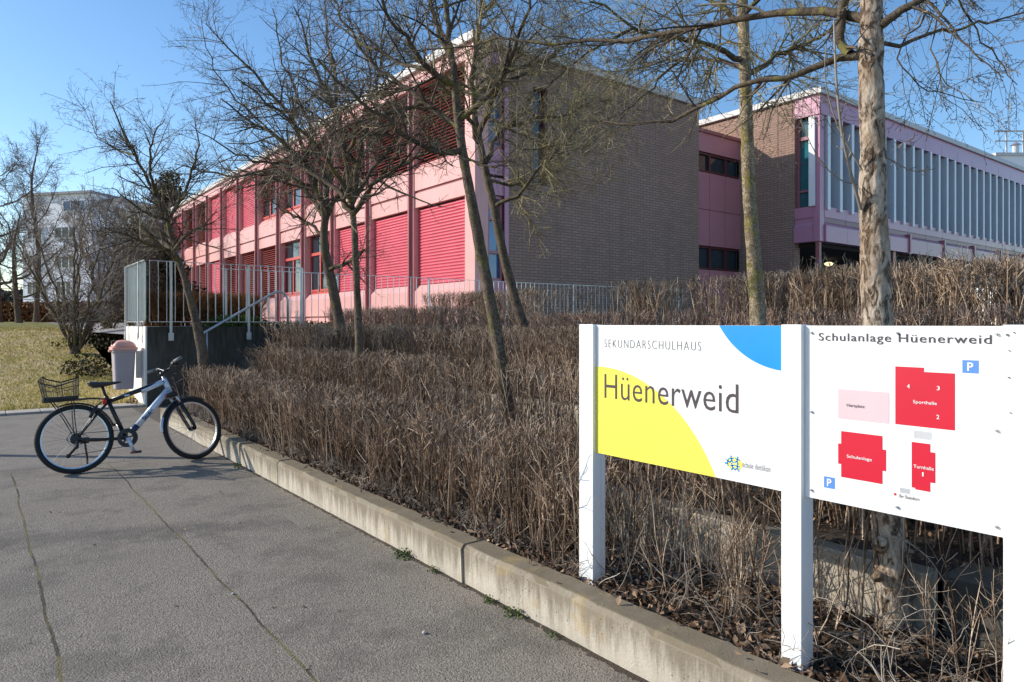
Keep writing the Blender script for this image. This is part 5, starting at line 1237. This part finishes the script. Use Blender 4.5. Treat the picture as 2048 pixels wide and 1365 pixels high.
# ------------- background trees (procedural)
def auto_tree(name, label, base, h, spread, seed, group=None, nl=9, twig='twig_far', bark='bark', r=.14, dens=1.0, up=.6, stems=1, rt=3, cat='tree', lens=1.0):
    rr = random.Random(seed); limbs = []; trunk = None
    b = Vector(base)
    if stems == 1:
        tp = [b, b + Vector((rr.uniform(-.1, .1)*h*.3, rr.uniform(-.1, .1)*h*.3, h*.35)), b + Vector((rr.uniform(-.1, .1)*h*.4, rr.uniform(-.1, .1)*h*.4, h*.7)), b + Vector((rr.uniform(-.1, .1)*h*.4, rr.uniform(-.1, .1)*h*.4, h*.93))]
        trunk = [tuple(x) for x in tp]; tr = [r, r*.75, r*.4, r*.12]
        for i in range(nl):
            t = .22 + .7*i/nl; s = tp[0].lerp(tp[1], t/.38) if t < .38 else (tp[1].lerp(tp[2], (t-.38)/.35) if t < .73 else tp[2].lerp(tp[3], (t-.73)/.22))
            a = i*2.4 + rr.uniform(-.4, .4); L_ = spread*(1.05-.75*t)*rr.uniform(.8, 1.15); d = Vector((math.cos(a), math.sin(a), 0))
            limbs.append(([tuple(s), tuple(s + d*L_*.4 + Vector((0, 0, L_*.3*up))), tuple(s + d*L_*.75 + Vector((0, 0, L_*.8*up))), tuple(s + d*L_ + Vector((0, 0, L_*1.25*up)))], r*.45*(1.1-t), r*.07))
    else:
        trunk = [tuple(b), tuple(b + Vector((0, 0, .25)))]; tr = [r, r*.9]
        for i in range(stems):
            a = i*2.4 + rr.uniform(-.4, .4); q = rr.uniform(.25, 1)*spread; d = Vector((math.cos(a), math.sin(a), 0)); hh = h*rr.uniform(.65, 1)
            limbs.append(([tuple(b), tuple(b + d*q*.35 + Vector((0, 0, hh*.35))), tuple(b + d*q*.7 + Vector((0, 0, hh*.7))), tuple(b + d*q + Vector((0, 0, hh)))], r*.35, r*.08))
    return tree(name, label, trunk, tr, limbs, seed, bark, twig, group, l1=int(6*dens) if stems == 1 else int(8*dens), l2=6, l3=3, len1=(.5*lens, 1.7*lens), len2=(.2*lens, .8*lens), len3=(.06*lens, .3*lens), bias1=(0, 0, .35), bias2=(0, 0, .25), sides=10, rt=rt, cat=cat, lscale=1.0)
def gz(px, d):
    x, y, _ = P(px, 648, d); return (x, y, lawn_z(x, y) - .05)
GB = 'bare trees on the lawn before the apartment blocks'
auto_tree('background_tree', 'large dark bare tree at the left edge, leaning on the lawn', gz(-5, 33), 8.8, 3.2, 41, GB, 13, r=.2, rt=2.6, dens=1.1)
auto_tree('background_tree', 'upright pale bare tree with a fine pointed crown right of the large dark one', gz(72, 40), 11.6, 2.2, 42, GB, 12, r=.15, up=1.4, rt=2.8, dens=1.0)
auto_tree('background_tree', 'low dense bare tree with tangled dark twigs in front of the apartment windows', gz(38, 30), 5.2, 2.2, 43, GB, 11, r=.13, rt=2.4, dens=1.0)
auto_tree('background_tree', 'thin bare tree standing before the cream block behind the leaning tree', gz(262, 34), 6.2, 2.2, 44, GB, 10, r=.11, rt=2.3, dens=.9)
auto_tree('multi_stem_shrub', 'large pale many stemmed bare shrub on the lawn slope', gz(150, 17.2), 4.1, 1.9, 45, None, twig='twig_pale', stems=13, r=.11, rt=1.7, cat='shrub', lens=.55, dens=.7)
auto_tree('multi_stem_shrub', 'darker many stemmed bare shrub between the pale one and the bar fence', gz(215, 20.0), 4.0, 1.6, 46, None, twig='twig_far', stems=13, r=.09, rt=1.8, cat='shrub', lens=.55, dens=.8)
auto_tree('multi_stem_shrub', 'bare shrub rising right behind the short end fence', gz(262, 24.5), 4.6, 1.8, 47, None, twig='twig_far', stems=12, r=.09, rt=2.2, cat='shrub', lens=.6)
# evergreens
def evergreen(label, base, h, rx, seed, n=9000, z0=.25, mat='dark_leaf', s=.16, group='evergreen trees behind the school', name='evergreen_tree'):
    rg = np.random.default_rng(seed); e = empty(name, (0, 0, 0)); tag(e, label, 'tree', group); b = np.array(base)
    MB().tube([tuple(b), tuple(b + [0, 0, h*.9])], [.22, .05], 10).build('trunk', M['bark'], e, True)
    cl = 42; cc = rg.uniform(0, 1, cl); cz = z0 + (1-z0)*cc; rad = rx*(1.05-cc*.85)
    an = rg.uniform(0, 2*PI, cl); rr_ = rad*rg.uniform(.3, .95, cl)
    cen = b + np.stack([np.cos(an)*rr_, np.sin(an)*rr_, cz*h*.97], 1)
    k = rg.integers(0, cl, n); v = rg.normal(size=(n, 3)); v = v/np.linalg.norm(v, axis=1, keepdims=True)*(rg.uniform(0, 1, n)**.45)[:, None]
    pts = cen[k] + v*np.array([rx*.36, rx*.36, rx*.26])
    nrm = unit(rg.normal(size=(n, 3))); u = unit(np.cross(nrm, rg.normal(size=(n, 3)))); w = np.cross(nrm, u); sz = rg.uniform(.5, 1.2, n)[:, None]*s
    V = np.stack([pts-u*sz, pts+w*sz*.5, pts+u*sz, pts-w*sz*.5], 1).reshape(-1, 3)
    np_mesh('crown', V, np.arange(n*4).reshape(n, 4), M[mat], e, False)
x, y, _ = P(338, 648, 62); evergreen('dark evergreen tree rising behind the roof end of the pink facade', (x, y, 1.4), 13.6, 3.0, 5)
x, y, _ = P(372, 648, 66); evergreen('lower evergreen tree touching the far end of the pink facade', (x, y, 1.4), 12.0, 2.6, 6)
x, y, _ = P(305, 648, 48); evergreen('shadowy evergreen filling the gap left of the pink facade', (x, y, 1.4), 7.0, 2.6, 7, s=.14)
x, y, _ = P(318, 648, 30); evergreen('low broad evergreen bush behind the fence corner', (x, y, 1.3), 3.4, 1.8, 8, s=.10)
# far dark hedge and wood edge
hx0, hy0, _ = P(-60, 648, 52); hx1, hy1, _ = P(240, 648, 50)
e_n = 16000; t = rng.uniform(0, 1, e_n); pts = np.stack([hx0+(hx1-hx0)*t + rng.normal(0, .4, e_n), hy0+(hy1-hy0)*t + rng.normal(0, .4, e_n), 1.55 + rng.uniform(0, 1, e_n)*1.5], 1)
o = quads('far_hedge', pts, .14, M['beech'], rng, 1, 'long dark brown hedge below the white apartment block', 'hedge', kind=None)
hx0, hy0, _ = P(-500, 648, 120); hx1, hy1, _ = P(420, 648, 120); e_n = 26000; t = rng.uniform(0, 1, e_n)
hh = np.array([6 + 3*noise.noise(Vector((float(a)*14, 0, 0))) for a in t])
pts = np.stack([hx0+(hx1-hx0)*t, hy0+(hy1-hy0)*t + rng.normal(0, 2, e_n), 1 + rng.uniform(0, 1, e_n)*hh], 1)
quads('distant_woods', pts, .5, M['twig_far'], rng, 1, 'hazy line of distant bare trees behind the apartment blocks', 'woods')

# ================================================================== CAMERA, LIGHT, SKY
cam = bpy.data.cameras.new('Camera'); co = bpy.data.objects.new('Camera', cam); COL.objects.link(co); scene.camera = co
co.location = (0, 0, EYE); co.rotation_euler = (R(90), 0, -YAW)
cam.sensor_width = 36; cam.lens = F/2048*36; cam.shift_y = -34.5/2048; cam.clip_end = 2000; cam.clip_start = .05
SUN_EL = 27; sd = Vector((-.747, .665, 0)).normalized()*math.cos(R(SUN_EL)) + Vector((0, 0, math.sin(R(SUN_EL))))
su = bpy.data.lights.new('Sun', 'SUN'); su.energy = 5.0; su.angle = R(.5); su.color = (1, .94, .84)
so = bpy.data.objects.new('Sun', su); COL.objects.link(so); so.rotation_euler = sd.to_track_quat('Z', 'Y').to_euler()
W = bpy.data.worlds.new('World'); scene.world = W; W.use_nodes = True; nt = W.node_tree
sk = nt.nodes.new('ShaderNodeTexSky'); sk.sky_type = 'NISHITA'; sk.sun_disc = False; sk.sun_elevation = R(SUN_EL)
sk.sun_rotation = math.atan2(sd.x, sd.y); sk.air_density = 1.0; sk.dust_density = .5; sk.ozone_density = 1.7; sk.altitude = 400
bg = nt.nodes['Background']; bg.inputs['Strength'].default_value = .15
hs = nt.nodes.new('ShaderNodeHueSaturation'); hs.inputs['Saturation'].default_value = 1.2; hs.inputs['Value'].default_value = 1.35
nt.links.new(sk.outputs[0], hs.inputs['Color']); nt.links.new(hs.outputs[0], bg.inputs['Color'])
scene.view_settings.view_transform = 'Standard'; scene.view_settings.look = 'None'; scene.view_settings.exposure = 0
scene.cycles.max_bounces = 5; scene.cycles.diffuse_bounces = 3; scene.cycles.use_denoising = True; scene.cycles.denoiser = 'OPENIMAGEDENOISE'; scene.cycles.denoising_input_passes = 'RGB_ALBEDO_NORMAL'; scene.cycles.denoising_prefilter = 'ACCURATE'; scene.cycles.use_adaptive_sampling = False; scene.cycles.sample_clamp_indirect = 3
